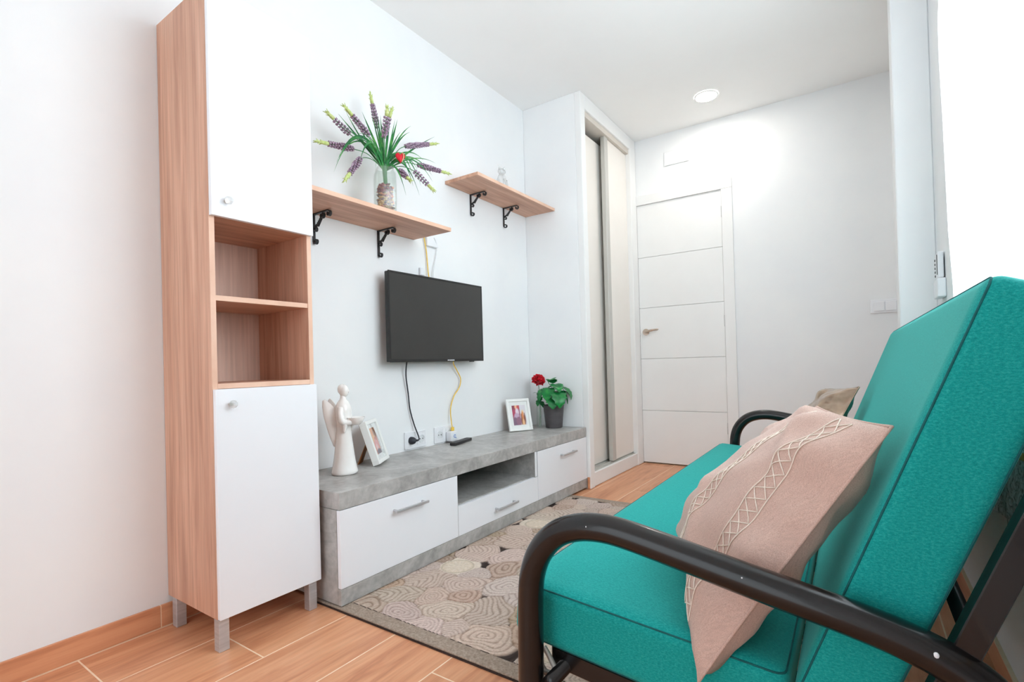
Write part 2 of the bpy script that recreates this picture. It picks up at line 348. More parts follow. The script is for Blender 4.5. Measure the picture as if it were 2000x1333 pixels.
# ------------------------------------------------------------------ built-in wardrobe
struct('wall_wardrobe', MB().box(0, .395, YW, YW+.075, 0, ZC, .003), m_wall, 'white side wall of the built-in wardrobe', 'wall')
wd = thing('sliding_wardrobe', 'built-in ivory sliding wardrobe with pale casing beside the door', 'wardrobe', (.40, 3.4, 0))
obj('casing', MB().box(.395, .438, YW, YW+.062, 0, ZC-.001, .004, 2), m_trim, wd)
obj('casing', MB().box(.395, .438, YD-.118, YD-.002, 0, ZC-.001, .004, 2), m_trim, wd)
obj('head_casing', MB().box(.395, .438, YW+.062, YD-.118, 2.452, ZC-.001, .003), m_trim, wd)
obj('plinth', MB().box(.395, .432, YW+.062, YD-.118, .001, .092, .003), m_trim, wd)
obj('top_track', MB().box(.30, .425, YW+.062, YD-.118, 2.415, 2.452, .002), m_track, wd)
bt = obj('bottom_track', MB().box(.27, .418, YW+.062, YD-.118, .07, .094, .001), m_alu, wd)
for xx in (.30, .345, .39): obj('track_rib', MB().box(xx-.002, xx+.002, YW+.062, YD-.118, .094, .101), m_alu, bt)
YM = 3.36
d1 = obj('door_panel', MB().box(.335, .350, YW+.062, YM+.05, .104, 2.375, .001), m_panel, wd)
obj('edge_profile', MB().box(.330, .354, YM+.05, YM+.075, .104, 2.375, .002), m_alu, d1)
d2 = obj('door_panel', MB().box(.386, .402, YM+.055, YD-.1185, .104, 2.413, .001), m_panel, wd)
obj('edge_profile', MB().box(.378, .412, YM, YM+.055, .102, 2.414, .004), m_alu, d2)
obj('carcass_back', MB().box(.01, .03, YW+.075, YD-.004, .02, 2.5), m_panel, wd)

# ------------------------------------------------------------------ interior door
dr = thing('door_1', 'white flush interior door with four horizontal grooves', 'door', (.75, YD, 0), kind='structure')
XA, XB = .4375, 1.0705
zs = [.008, .4151, .8194, 1.2185, 1.6156, 2.03]
obj('core', MB().box(XA, XB, YD+.006, YD+.036, .008, 2.03), m_trim, dr)
for a, b_ in zip(zs[:-1], zs[1:]): obj('leaf_panel', MB().box(XA, XB, YD-.003, YD+.007, a+.0022, b_-(.0022 if b_ < 2 else -.0004), .0015), m_trim, dr)
hd = obj('handle', MB().tube([(.487, YD-.004, 1.03), (.487, YD-.012, 1.03)], .026, 24), m_chrome, dr, smooth=30)
obj('lever', MB().tube(smooth_path([(.487, YD-.010, 1.03), (.487, YD-.045, 1.03), (.505, YD-.055, 1.032), (.55, YD-.055, 1.04), (.60, YD-.052, 1.045)], 6), [.010]*7+[.0095]*12+[.008]*5+[.004], 12), m_chrome, hd, smooth=True)
obj('lock_plate', MB().box(.4335, .4372, YD-.004, YD+.004, .955, 1.01), m_dark, dr)
for z in (.30, 1.08, 1.87): obj('hinge', MB().tube([(1.0722, YD-.006, z-.04), (1.0722, YD-.006, z+.04)], .0045, 10), m_steel, dr, smooth=30)
cs = thing('trim_2', 'plain white casing around the interior door', 'trim', (.75, YD-.012, 0), kind='structure')
obj('casing_side', MB().box(.402, .4358, YD-.014, YD-.0005, 0, 2.0308, .003, 2), m_trim, cs)
obj('casing_side', MB().box(1.0728, 1.146, YD-.014, YD-.0005, 0, 2.0308, .003, 2), m_trim, cs)
obj('casing_head', MB().box(.402, 1.146, YD-.014, YD-.0005, 2.0312, 2.104, .003, 2), m_trim, cs)
o = obj('access_panel', MB().box(.668, .853, YD-.009, YD-.0005, 2.295, 2.40, .002), m_wall, loc=(.76, YD, 2.35)); tag(o, 'small white rectangular junction cover on the wall above the door', 'wall panel')

# ------------------------------------------------------------------ downlight, switch, remote holder
dl = thing('recessed_downlight', 'round recessed ceiling downlight switched on near the door', 'downlight', (1.076, 3.508, ZC))
obj('trim_ring', MB().lathe([(.076, -.0005), (.076, -.006), (.066, -.008), (.066, -.004)], (1.076, 3.508, ZC), 40, capb=False, capt=False), m_lampring, dl, smooth=30)
obj('diffuser', MB().lathe([(.066, -.006), (.05, -.0072), (.02, -.0076), (.0005, -.0077)], (1.076, 3.508, ZC), 40, capb=False), m_emit, dl, smooth=True)
sw = thing('light_switch', 'white double light switch on the end wall beside the pillar', 'light switch', (2.0, YD, 1.1))
obj('plate', MB().box(1.930, 2.078, YD-.010, YD-.0005, 1.062, 1.146, .004, 2), m_plastic, sw)
for x in (1.9475, 2.008): obj('rocker', MB().box(x, x+.055, YD-.0155, YD-.009, 1.075, 1.133, .003, 2), m_plastic, sw)
rh = thing('remote_holder', 'small white remote in a holder on the window wall beside the curtain', 'remote control', (XR, 2.50, 1.02))
obj('cradle', MB().box(XR-.026, XR-.0005, 2.44, 2.56, 1.015, 1.085, .004, 2), m_plastic, rh)
rc = obj('handset', MB().box(XR-.022, XR-.004, 2.455, 2.545, 1.087, 1.185, .005, 2), m_plastic, rh)
for z in (1.10, 1.115, 1.13, 1.145, 1.16): obj('button', MB().ball((XR-.0225, 2.525, z), .002, .008, .005, 10, 6), m_dark, rc, smooth=True)
obj('display', MB().box(XR-.0232, XR-.0218, 2.463, 2.475, 1.10, 1.175), m_dark, rc)

# ------------------------------------------------------------------ tall cabinet
C0, C1, CX = .7216, 1.0533, .3185
cb = thing('tall_cabinet', 'tall oak-look cabinet with two white doors and open middle niche', 'cabinet', (.16, .8875, 0))
T = .016
obj('side_panel', MB().box(.002, CX, C0, C0+T, .093, 1.945, .0008), m_oakv, cb)
obj('side_panel', MB().box(.002, CX, C1-T, C1, .093, 1.945, .0008), m_oakv, cb)
for y in (C0, C1-T): obj('edge_band', MB().box(CX, CX+.0012, y+.0005, y+T-.0005, .094, 1.944), m_edge, cb)
for nm, z0, z1 in (('bottom_board', .093, .109), ('niche_floor', .7585, .7745), ('niche_shelf', 1.018, 1.034), ('niche_ceiling', 1.2655, 1.2815), ('top_board', 1.929, 1.945)):
    p_ = obj(nm, MB().box(.006, CX-(.003 if nm == 'niche_shelf' else 0), C0+T, C1-T, z0, z1, .0006), m_oakh, cb)
    if nm in ('niche_shelf', 'niche_floor'): obj('edge_band', MB().box(CX-(.003 if nm == 'niche_shelf' else 0), CX+.0012-(.003 if nm == 'niche_shelf' else 0), C0+T, C1-T, z0+.0005, z1-.0005), m_edge, p_)
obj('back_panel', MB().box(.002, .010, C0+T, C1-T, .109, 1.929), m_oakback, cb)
for z0, z1, kz in ((.095, .7580, .713), (1.2640, 1.9440, 1.311)):
    d = obj('cabinet_door', MB().box(CX+.002, CX+.0175, C0+.001, C1-.001, z0, z1, .0012, 2), m_white, cb)
    kb = MB().tube([(CX+.0176, .764, kz), (CX+.024, .764, kz)], .006, 14)
    kn = obj('knob', kb, m_chrome, d, smooth=30)
    obj_k = MB().ball((0, 0, 0), .013, .0125, .0125, 8, 5).xf(lambda v: v+Vector((CX+.034, .764, kz)))
    kn2 = obj('crystal', obj_k, m_crystal, d); kn2['label'] = 'faceted clear crystal knob'
for x, y in ((.042, .737), (.312, .737), (.042, 1.026), (.312, 1.026)):
    obj('leg', MB().box(x-.0145, x+.0145, y-.0145, y+.0145, .0005, .093, .001), m_steel, cb)

# ------------------------------------------------------------------ media console
U0_, U1, UX, UZ, UZ2, ZP, B0 = 1.0722, YW-.003, .4153, .3913, .3319, .0687, .0125
D1, D2 = 1.6757, 2.3366
mc = thing('media_console', 'low grey concrete-look media console with white drawer fronts', 'media console', (.2, 2.0, 0))
obj('worktop', MB().box(.001, UX, U0_, U1, UZ2+.0015, UZ, .001), m_conc, mc)
obj('side_panel', MB().box(.001, UX-.019, U0_, U0_+.02, B0, UZ2, .0008), m_conc, mc)
obj('side_panel', MB().box(.001, UX-.019, U1-.02, U1, B0, UZ2, .0008), m_conc, mc)
obj('plinth', MB().box(UX-.018, UX-.001, U0_, U1, B0, ZP-.0015, .0008), m_conc, mc)
obj('divider', MB().box(.012, UX-.002, D1-.008, D1+.002, ZP, UZ2, .0005), m_conc, mc)
obj('divider', MB().box(.012, UX-.002, D2-.026, D2-.010, ZP, UZ2, .0005), m_conc, mc)
obj('divider_edge', MB().box(UX-.002, UX-.0008, D2-.026, D2-.006, .2, UZ2), m_white, mc)
obj('niche_floor', MB().box(.012, UX-.019, D1+.002, D2-.026, .185, .2005, .0005), m_conc, mc)
obj('base_board', MB().box(.001, UX-.019, U0_+.02, U1-.02, B0+.045, ZP-.002), m_conc, mc)
obj('back_board', MB().box(.002, .010, U0_+.02, U1-.02, ZP, UZ2), m_conc, mc)
def handle(par, y, z, L):
    h = obj('handle', MB().box(UX+.020, UX+.030, y-L/2, y+L/2, z-.0055, z+.0055, .003, 2), m_steel, par, smooth=40)
    for s in (-1, 1): obj('handle_post', MB().tube([(UX, y+s*(L/2-.012), z), (UX+.021, y+s*(L/2-.012), z)], .0045, 10), m_steel, h, smooth=30)
for y0, y1, z0, z1, hy, hz, L, nm in ((U0_+.001, D1-.0015, ZP, UZ2-.001, 1.385, .274, .172, 'drawer_front'), (D1+.0015, D2-.0015, ZP, .1965, 2.02, .122, .172, 'drawer_front'), (D2+.0015, U1-.001, ZP, UZ2-.001, 2.668, .273, .172, 'cabinet_door')):
    d = obj(nm, MB().box(UX-.0175, UX-.0005, y0, y1, z0, z1, .0012, 2), m_white, mc)
    handle(d, hy, hz, L)

# ------------------------------------------------------------------ television
T0, T1, TZ0, TZ1, TX = 1.611, 2.3134, .831, 1.259, .085
tv = thing('television', 'black flat screen television mounted on the white wall', 'television', (.05, 1.962, .83))
obj('housing', MB().box(TX-.030, TX-.004, T0+.002, T1-.002, TZ0+.002, TZ1-.002, .004, 2), m_tvbez, tv)
for a in ((T0, T1, TZ1-.010, TZ1), (T0, T1, TZ0, TZ0+.014)): obj('bezel', MB().box(TX-.006, TX, *a, .0012), m_tvbez, tv)
for a in ((T0, T0+.009), (T1-.009, T1)): obj('bezel', MB().box(TX-.006, TX, *a, TZ0+.014, TZ1-.010, .0012), m_tvbez, tv)
obj('screen', MB().box(TX-.006, TX-.0015, T0+.009, T1-.009, TZ0+.014, TZ1-.010), m_screen, tv)
lg = MB()
for i in range(7): lg.box(TX, TX+.0006, 2.005+i*.0078, 2.005+i*.0078+.0058, TZ0+.004, TZ0+.0095)
o = obj('maker_mark', lg, m_plastic, tv); o['label'] = 'tiny pale lettering on the lower bezel'
obj('wall_bracket', MB().box(.0005, TX-.030, 1.86, 2.06, .95, 1.15, .004), m_tvbez, tv)
obj('sensor', MB().box(TX-.02, TX-.006, 2.205, 2.235, TZ0-.004, TZ0+.002, .001), m_dark, tv)

# ------------------------------------------------------------------ sockets, cables, charger
def socket_plate(y0, y1, z0, z1, label):
    t = thing('wall_socket', label, 'wall socket', (0, (y0+y1)/2, z0), group='white double wall sockets')
    obj('plate', MB().box(.0005, .009, y0, y1, z0, z1, .003, 2), m_plastic, t)
    hw = (y1-y0)/4
    for s in (-1, 1):
        yc, zc = (y0+y1)/2+s*hw, (z0+z1)/2
        ins = obj('insert', MB().box(.009, .0105, yc-.029, yc+.029, zc-.029, zc+.029, .001), m_plastic, t)
        obj('socket_ring', MB().lathe([(.019, .0), (.021, .0), (.021, .002), (.019, .002)], n=24, capb=False, capt=False).xf(lambda v: Vector((.0105+v.z, yc+v.x, zc+v.y))), m_plastic, ins, smooth=30)
        obj('socket_well', MB().lathe([(.0005, .0004), (.0188, .0004)], n=24, capb=False, capt=False).xf(lambda v: Vector((.0105+v.z, yc+v.x, zc+v.y))), m_cabw, ins)
        for q in (-.0095, .0095): obj('contact_hole', MB().tube([(.0105, yc+q, zc), (.0115, yc+q, zc)], .003, 8), m_dark, ins)
    return t
socket_plate(1.762, 1.909, .3985, .4835, 'white double wall socket with the black plug in it')
socket_plate(1.974, 2.121, .3985, .4835, 'white double wall socket behind the small white charger')
o = obj('junction_box', MB().box(.0005, .018, 1.945, 2.03, 1.44, 1.525, .003), m_plastic, loc=(0, 1.99, 1.44)); tag(o, 'white socket box on the wall just right of the long shelf end', 'wall socket')
o = obj('junction_box', MB().box(.0005, .014, 1.895, 1.925, 1.28, 1.32, .003), m_plastic, loc=(0, 1.91, 1.28)); tag(o, 'tiny white cable outlet on the wall above the television', 'cable outlet')
def cable(nm, pts, r, m_, label, cat='cable'):
    c0 = Vector(pts[-1]); t = thing(nm, label, cat, c0)
    obj('cord', MB().tube(smooth_path(pts, 8), r, 8), m_, t, smooth='all'); return t
c = cable('power_cable', [(.052, 1.755, .845), (.035, 1.76, .826), (.02, 1.768, .763), (.014, 1.786, .674), (.012, 1.797, .597), (.016, 1.819, .518), (.032, 1.833, .455), (.034, 1.826, .440), (.032, 1.803, .441)], .0034, m_cabk, 'black power cable hanging from the television to its plug')
obj('plug', MB().lathe([(.0185, 0), (.0185, .012), (.015, .022), (.009, .026)], n=20).xf(lambda v: Vector((.0118+v.z, 1.7988+v.x, .441+v.y))), m_cabk, c, smooth=40)
obj('strain_relief', MB().tube([(.030, 1.800, .441), (.033, 1.826, .440)], [.008, .005], 10), m_cabk, c, smooth='all')
c = cable('yellow_cable', [(.052, 2.105, .85), (.03, 2.113, .821), (.02, 2.154, .778), (.016, 2.186, .734), (.016, 2.173, .686), (.014, 2.127, .638), (.016, 2.095, .57), (.025, 2.091, .49), (.030, 2.092, .466)], .003, m_caby, 'bright yellow cable looping from the television down to the charger')
obj('plug', MB().box(.023, .037, 2.084, 2.1, .4545, .474, .002), m_caby, c)
c = cable('yellow_cable', [(.012, 1.93, 1.50), (.011, 1.93, 1.476), (.011, 1.943, 1.412), (.012, 1.948, 1.346), (.016, 1.950, 1.287), (.03, 1.95, 1.23)], .003, m_caby, 'yellow cable between the long shelf and the television top')
c = cable('white_cable', [(.020, 1.996, 1.489), (.017, 2.015, 1.462), (.012, 2.022, 1.43), (.012, 2.010, 1.38), (.012, 1.998, 1.339), (.016, 1.984, 1.283), (.03, 1.98, 1.23)], .0022, m_cabw, 'thin white cable curving down to the television top')
ch = thing('charger', 'small white cube charger plugged in behind the remote', 'charger', (.03, 2.08, .4))
obj('body', MB().box(.0128, .052, 2.056, 2.108, .4005, .4535, .006, 3), m_plastic, ch, smooth=40)
rg = MB().tube([(.0526, 2.083+.0075*math.cos(a), .428+.0075*math.sin(a)) for a in np.linspace(.4, 5.6, 20)], .0016, 6)
rg.tube([(.0526, 2.0875, .4225), (.0526, 2.094, .417)], .0016, 6)
o = obj('logo', rg, m_blue, ch); o['label'] = 'small blue ring mark'
rm = thing('remote_control', 'slim black television remote lying on the console', 'remote control', (.09, 2.08, UZ), rotz=math.radians(14))
obj('shell', MB().box(.072, .108, 1.995, 2.195, UZ+.0005, UZ+.016, .004, 2), m_remote, rm, smooth=40)
for i in range(9):
    for j in range(3): obj('button', MB().box(.078+j*.009, .084+j*.009, 2.02+i*.017, 2.028+i*.017, UZ+.0158, UZ+.0174, .0008), m_button, rm)

# ------------------------------------------------------------------ wall shelves and scroll brackets
def wall_shelf(y0, y1, x1, z, label):
    t = thing('wall_shelf', label, 'shelf', (x1/2, (y0+y1)/2, z), group='oak-look wall shelves')
    b_ = obj('board', MB().box(.001, x1-.0012, y0, y1, z, z+.018, .0008), m_oakh, t)
    obj('edge_band', MB().box(x1-.0012, x1, y0+.0006, y1-.0006, z+.0006, z+.0174), m_edge, t)
    return t
wall_shelf(1.058, 1.8636, .2545, 1.4562, 'longer oak-look wall shelf carrying the lavender vase')
wall_shelf(2.1145, 2.934, .2312, 1.8112, 'shorter oak-look wall shelf carrying the glass figurine')
def spiral(cx, cz, r0, r1, a0, a1, n=22):
    return [(cx+(r0+(r1-r0)*i/n)*math.cos(a0+(a1-a0)*i/n), cz+(r0+(r1-r0)*i/n)*math.sin(a0+(a1-a0)*i/n)) for i in range(n+1)]
def strip(path, y, wdt, th):
    """flat bar following a path in the XZ plane"""
    m = MB(); P_ = [Vector((p[0], 0, p[1])) for p in path]
    rows = []
    for i, p in enumerate(P_):
        t = (P_[min(i+1, len(P_)-1)]-P_[max(i-1, 0)]).normalized(); n = Vector((-t.z, 0, t.x))
        rows.append([p+n*th/2+Vector((0, y-wdt/2, 0)), p+n*th/2+Vector((0, y+wdt/2, 0)), p-n*th/2+Vector((0, y+wdt/2, 0)), p-n*th/2+Vector((0, y-wdt/2, 0)), p+n*th/2+Vector((0, y-wdt/2, 0))])
    m.grid(rows); m.f += [(0, 1, 2, 3), tuple(len(m.v)-5+i for i in range(4))]
    return m
def bracket(y, z, label):
    t = thing('shelf_bracket', label, 'shelf bracket', (.003, y, z-.125), group='black scroll shelf brackets')
    W_ = .012
    obj('wall_arm', strip([(.0035, z-.001), (.0035, z-.118)]+spiral(.0165, z-.116, .0125, .006, math.pi, 2*math.pi+2.4), y, W_, .0042), m_iron, t, smooth=40)
    obj('shelf_arm', strip([(.001, z-.0035), (.104, z-.0035)]+spiral(.106, z-.0165, .0125, .006, math.pi/2, -math.pi-1.0), y, W_, .0042), m_iron, t, smooth=40)
    obj('scroll', strip(spiral(.062, z-.017, .006, .0135, -math.pi*1.3, math.pi*.25)[::1]+[(.052, z-.030), (.040, z-.044), (.030, z-.056)], y, W_, .0042), m_iron, t, smooth=40)
    obj('scroll', strip(spiral(.015, z-.068, .005, .0115, -2.6, 2.2)[::1]+[(.012, z-.056), (.028, z-.050)], y, W_, .0042), m_iron, t, smooth=40)
    tw = MB()
    for i in range(6):
        a = Vector((.012+.040*i/6, y, z-.060+.034*i/6)); tw.ball(a, .0046, .0046, .0046, 6, 4)
    obj('twisted_brace', tw, m_iron, t)
bracket(1.285, 1.4562, 'black scroll bracket under the long shelf beside the tall cabinet')
bracket(1.630, 1.4562, 'black scroll bracket under the long shelf below the vase')
bracket(2.335, 1.8112, 'black scroll bracket under the left half of the short shelf')
bracket(2.670, 1.8112, 'black scroll bracket under the right half of the short shelf')

# ------------------------------------------------------------------ lavender vase
ZS1 = 1.4742
vc = (.188, 1.512, ZS1)
def sqring(h, r, n=8, rot=math.radians(45)):
    pts = []
    for q in range(4):
        for i in range(n):
            a = math.pi/2*q+math.pi/2*i/(n-1); cx, cy = (h-r)*(1 if q in (0, 3) else -1), (h-r)*(1 if q in (0, 1) else -1)
            pts.append((cx+r*math.cos(a), cy+r*math.sin(a)))
    return [(x*math.cos(rot)-y_*math.sin(rot), x*math.sin(rot)+y_*math.cos(rot)) for x, y_ in pts]
def sqloft(levels, c, rot=math.radians(62), cap=True):
    m = MB(); rows = []
    for h, r, z in levels:
        rg_ = sqring(h, r, rot=rot); rows.append([(c[0]+p[0], c[1]+p[1], c[2]+z) for p in rg_+rg_[:1]])
    m.grid(rows)
    return m
va = thing('glass_vase', 'square clear glass vase of potpourri on the long shelf', 'vase', vc)
outer = [(.0005, .0001, .0008), (.036, .006, .0008), (.040, .010, .004), (.042, .011, .06), (.0415, .011, .15), (.040, .012, .172), (.036, .014, .182), (.034, .014, .196)]
inner = [(.031, .012, .196), (.033, .012, .182), (.037, .010, .170), (.0385, .009, .15), (.039, .009, .06), (.037, .008, .009), (.0005, .0001, .008)]
obj('glass', sqloft(outer+inner, vc), m_glass, va, smooth=50)
pp = [grainy(mat('potpourri_'+n_, c_, .8), [c_, c2], (60, 60, 60)) for n_, c_, c2 in (('rose', lin(120, 42, 52), lin(165, 78, 82)), ('peach', lin(206, 128, 98), lin(228, 160, 130)), ('brown', lin(92, 58, 38), lin(134, 92, 64)), ('straw', lin(192, 148, 94), lin(216, 180, 130)), ('mauve', lin(116, 74, 86), lin(150, 106, 114)))]
pm = [MB() for _ in pp]; rnd = random.Random(3)
for i in range(520):
    z = rnd.uniform(.014, .125); u, v = rnd.uniform(-.0285, .0285), rnd.uniform(-.0285, .0285)
    if z > .085 and rnd.random() < .4: continue
    a = math.radians(62); x, y_ = u*math.cos(a)-v*math.sin(a), u*math.sin(a)+v*math.cos(a)
    h = z/.115; ki = rnd.choices(range(5), [(.9 if h > .55 else .1), .5, (.8 if v > 0 else .3), (.9 if h < .6 else .15), .35])[0]
    pm[ki].ball((vc[0]+x, vc[1]+y_, vc[2]+z), rnd.uniform(.005, .010), rnd.uniform(.005, .010), rnd.uniform(.003, .006), 6, 4)
po = thing('potpourri', 'dried rose and straw potpourri filling the glass vase', 'potpourri', vc)
for m_, q in zip(pm, pp):
    o = obj('dried_petals', m_, q, po); o['kind'] = 'stuff'
bq = thing('lavender_bouquet', 'artificial lavender bouquet fanning out of the glass vase', 'flowers', vc)
RT = Vector((.188, 1.512, 1.655))
tu = obj('stem_bundle', MB().tube(smooth_path([(.192, 1.514, 1.575), (.190, 1.513, 1.62), (.188, 1.512, 1.668), (.188, 1.512, 1.69)], 5), [.009]*8+[.010]*4+[.011]*3+[.008], 12), m_stem, bq, smooth='all')
SP = [[(.12, 1.268, 1.848), (.132, 1.374, 1.789)], [(.2, 1.289, 1.86), (.18, 1.435, 1.791)], [(.1, 1.516, 2.04), (.12, 1.537, 1.879)], [(.3, 1.436, 1.883), (.24, 1.469, 1.787)], [(.14, 1.925, 1.936), (.144, 1.685, 1.839)], [(.22, 1.921, 1.758), (.192, 1.715, 1.749)], [(.3, 1.71, 1.596), (.24, 1.642, 1.684)], [(.2, 1.155, 1.665), (.18, 1.351, 1.705)], [(.3, 1.209, 1.5), (.24, 1.339, 1.645)], [(.28, 1.578, 1.614), (.228, 1.56, 1.668)], [(.24, 1.52, 1.93), (.2, 1.50, 1.80)]]
for tip, base in SP:
    tip, base = Vector(tip), Vector(base); ax = tip-base; L = ax.length
    mid = RT.lerp(base, .5)+Vector((0, 0, .025))
    path = smooth_path([RT-Vector((0, 0, .03)), RT, mid, base, base+ax*.6], 6)
    st = obj('sprig', MB().tube(path, .0018, 6), m_stem, bq, smooth='all')
    d = ax.normalized(); u = d.cross(Vector((0, 0, 1)) if abs(d.z) < .9 else Vector((1, 0, 0))).normalized(); v = d.cross(u)
    bl_ = MB(); n = max(6, int(L*.68/.0135))
    for i in range(n):
        f = i/n; rr = .0135*(1-.4*f)*(.6+.4*min(1, f*5))
        for k in range(6):
            a = 2*math.pi*(k/6+.5*(i % 2)/6*1.0)+i*.3
            p = base+ax*(.68*f)+(u*math.cos(a)+v*math.sin(a))*rr
            bl_.tube([base+ax*(.68*f)-d*.001, p+d*.001, p+d*.0065+(p-base-ax*(.68*f))*.25], [.0016, .0046, .0012], 5)
    obj('bloom', bl_, m_lav, st, smooth='all')
    bd = MB().tube([base+ax*.64, base+ax*.75, base+ax*.88, tip], [.0075, .0075, .005, .001], 8)
    for i in range(9):
        a = i*2.4; p = base+ax*(.68+.025*i); bd.tube([p, p+d*.018+(u*math.cos(a)+v*math.sin(a))*.010], [.004, .0008], 5)
    obj('bud_tip', bd, m_lime, st, smooth='all')
def blade(root, tip, sag, wdt, n=14):
    root, tip = Vector(root), Vector(tip); mid = root.lerp(tip, .55)+Vector((0, 0, sag))
    pts = [root*(1-t)**2+mid*2*t*(1-t)+tip*t*t for t in [i/n for i in range(n+1)]]
    rows = []
    for i, p in enumerate(pts):
        t = i/n; d = (pts[min(i+1, n)]-pts[max(i-1, 0)]).normalized(); side = d.cross(Vector((1.0, -.75, .35))).normalized()
        nn = side.cross(d); w_ = wdt*(.35+.65*math.sin(math.pi*min(1, t*1.05+.12)))*(1 if t < .8 else (1-t)/.2+.02)
        rows.append([p-side*w_+nn*w_*.35, p, p+side*w_+nn*w_*.35])
    up = MB().grid(rows); m = MB().join(up)
    m.add([Vector(q)-Vector((.0003, 0, .0004)) for q in up.v], [f[::-1] for f in up.f])
    return m
BL = [((.12, 1.505, 1.937), .0), ((.1, 1.574, 1.955), 0), ((.2, 1.584, 1.91), 0), ((.15, 1.718, 1.945), .06), ((.2, 1.658, 1.879), .06), ((.1, 1.934, 1.985), .02), ((.25, 1.206, 1.549), .26), ((.18, 1.273, 1.629), .2), ((.3, 1.607, 1.556), .18), ((.28, 1.715, 1.649), .16), ((.27, 1.556, 1.548), .14), ((.1, 1.378, 1.907), -.04), ((.2, 1.744, 1.776), .1), ((.25, 1.286, 1.689), .12), ((.12, 1.435, 1.841), .0), ((.22, 1.526, 1.93), 0),
      ((.21, 1.56, 1.90), 0), ((.16, 1.49, 1.90), .01), ((.28, 1.30, 1.60), .2), ((.24, 1.66, 1.70), .12), ((.1, 1.62, 1.93), .02), ((.27, 1.60, 1.60), .2), ((.15, 1.31, 1.80), .04), ((.26, 1.66, 1.62), .2), ((.13, 1.53, 1.93), 0), ((.2, 1.80, 1.72), .14), ((.22, 1.24, 1.60), .24), ((.12, 1.33, 1.86), .0), ((.26, 1.40, 1.62), .16), ((.14, 1.66, 1.90), .04), ((.18, 1.85, 1.80), .08), ((.24, 1.33, 1.74), .1), ((.25, 1.62, 1.66), .16), ((.1, 1.47, 1.93), 0)]
for i, (tp_, sg) in enumerate(BL):
    obj('leaf', blade(RT+Vector((rnd.uniform(-.006, .006), rnd.uniform(-.006, .006), rnd.uniform(.0, .03))), tp_, sg, rnd.uniform(.0030, .0056)), m_blade, bq, smooth='all', recalc=False)
hb = thing('red_heart_ornament', 'red felt heart ornament tucked into the lavender bouquet', 'ornament', (.24, 1.55, 1.70))
hp = []
for i in range(36):
    t = 2*math.pi*i/36; hp.append((16*math.sin(t)**3, 13*math.cos(t)-5*math.cos(2*t)-2*math.cos(3*t)-math.cos(4*t)))
hm = MB(); rows = []
for w_, k in ((-.007, .75), (-.004, .95), (0, 1.0), (.004, .95), (.007, .75)):
    rows.append([(.0, 0, 0)]*0+[(w_, .0013*k*px, .00165*k*pz+1.0) for px, pz in hp+hp[:1]])
hm.grid(rows); nn_ = len(hp)+1; hm.f += [tuple(range(nn_-1)), tuple(4*nn_+i for i in range(nn_-1))]
ra = math.radians(-40)
hx = lambda v: Vector((.250+v.x*math.cos(ra)-v.y*math.sin(ra), 1.547+v.x*math.sin(ra)+v.y*math.cos(ra), 1.715+(v.z-1)))
hm.xf(hx)
ho = obj('felt_heart', hm, m_red, hb, smooth=50)
obj('gold_ribbon', MB().tube(smooth_path([hx(Vector((.0085, .010, 1+.018))), hx(Vector((.0095, .013, 1.0))), hx(Vector((.008, .006, 1-.022)))], 6), .0016, 6), m_gold, hb, smooth='all')
obj('hanging_wire', MB().tube(smooth_path([hx(Vector((0, 0, 1.004))), (.23, 1.54, 1.735), (.20, 1.531, 1.69)], 6), .0012, 6), m_stem, hb)

# ------------------------------------------------------------------ glass figurine
ZS2 = 1.8292
gc = (.176, 2.412, ZS2)
gf = thing('glass_figurine', 'clear glass animal figurine with two pointed ears on the short shelf', 'figurine', gc)
obj('body', MB().lathe([(.012, .0006), (.030, .001), (.034, .012), (.033, .035), (.027, .06), (.020, .076), (.016, .084)], gc, 20), m_crystal, gf, smooth=50)
obj('head', MB().ball((gc[0]+.002, gc[1], gc[2]+.099), .021, .026, .019, 18, 10), m_crystal, gf, smooth='all')
for s in (-1, 1):
    obj('ear', MB().tube([(gc[0]+.002+s*.004, gc[1]+s*.014, gc[2]+.110), (gc[0]+.002+s*.006, gc[1]+s*.021, gc[2]+.132)], [.010, .001], 10), m_crystal, gf, smooth='all')
    obj('front_leg', MB().tube([(gc[0]+.026, gc[1]-.004+s*.012, gc[2]+.045), (gc[0]+.034, gc[1]-.008+s*.013, gc[2]+.003)], [.007, .006], 10), m_crystal, gf, smooth='all')

# ------------------------------------------------------------------ angel figurine
ac = (.165, 1.287, UZ+.0005)
an = thing('angel_figurine', 'white glazed ceramic angel holding a bowl on the console', 'figurine', ac, rotz=math.radians(30))
A = lambda x, y_, z: (ac[0]+x, ac[1]+y_, ac[2]+z)
obj('robe', MB().lathe([(.048, 0), (.054, .003), (.055, .010), (.051, .022), (.0445, .055), (.039, .095), (.034, .135), (.0305, .165), (.029, .185), (.030, .205), (.0335, .23), (.035, .25), (.032, .268), (.024, .284), (.0145, .294), (.012, .302), (.012, .31)], ac, 36, sx=.92, sy=1.0), m_ceramic, an, smooth=60)
obj('head', MB().ball(A(.004, 0, .328), .0195, .0175, .0255, 20, 14).join(MB().ball(A(-.003, 0, .334), .0185, .0170, .0215, 16, 10)).join(MB().ball(A(.0225, 0, .325), .0035, .003, .006, 8, 6)), m_ceramic, an, smooth='all')
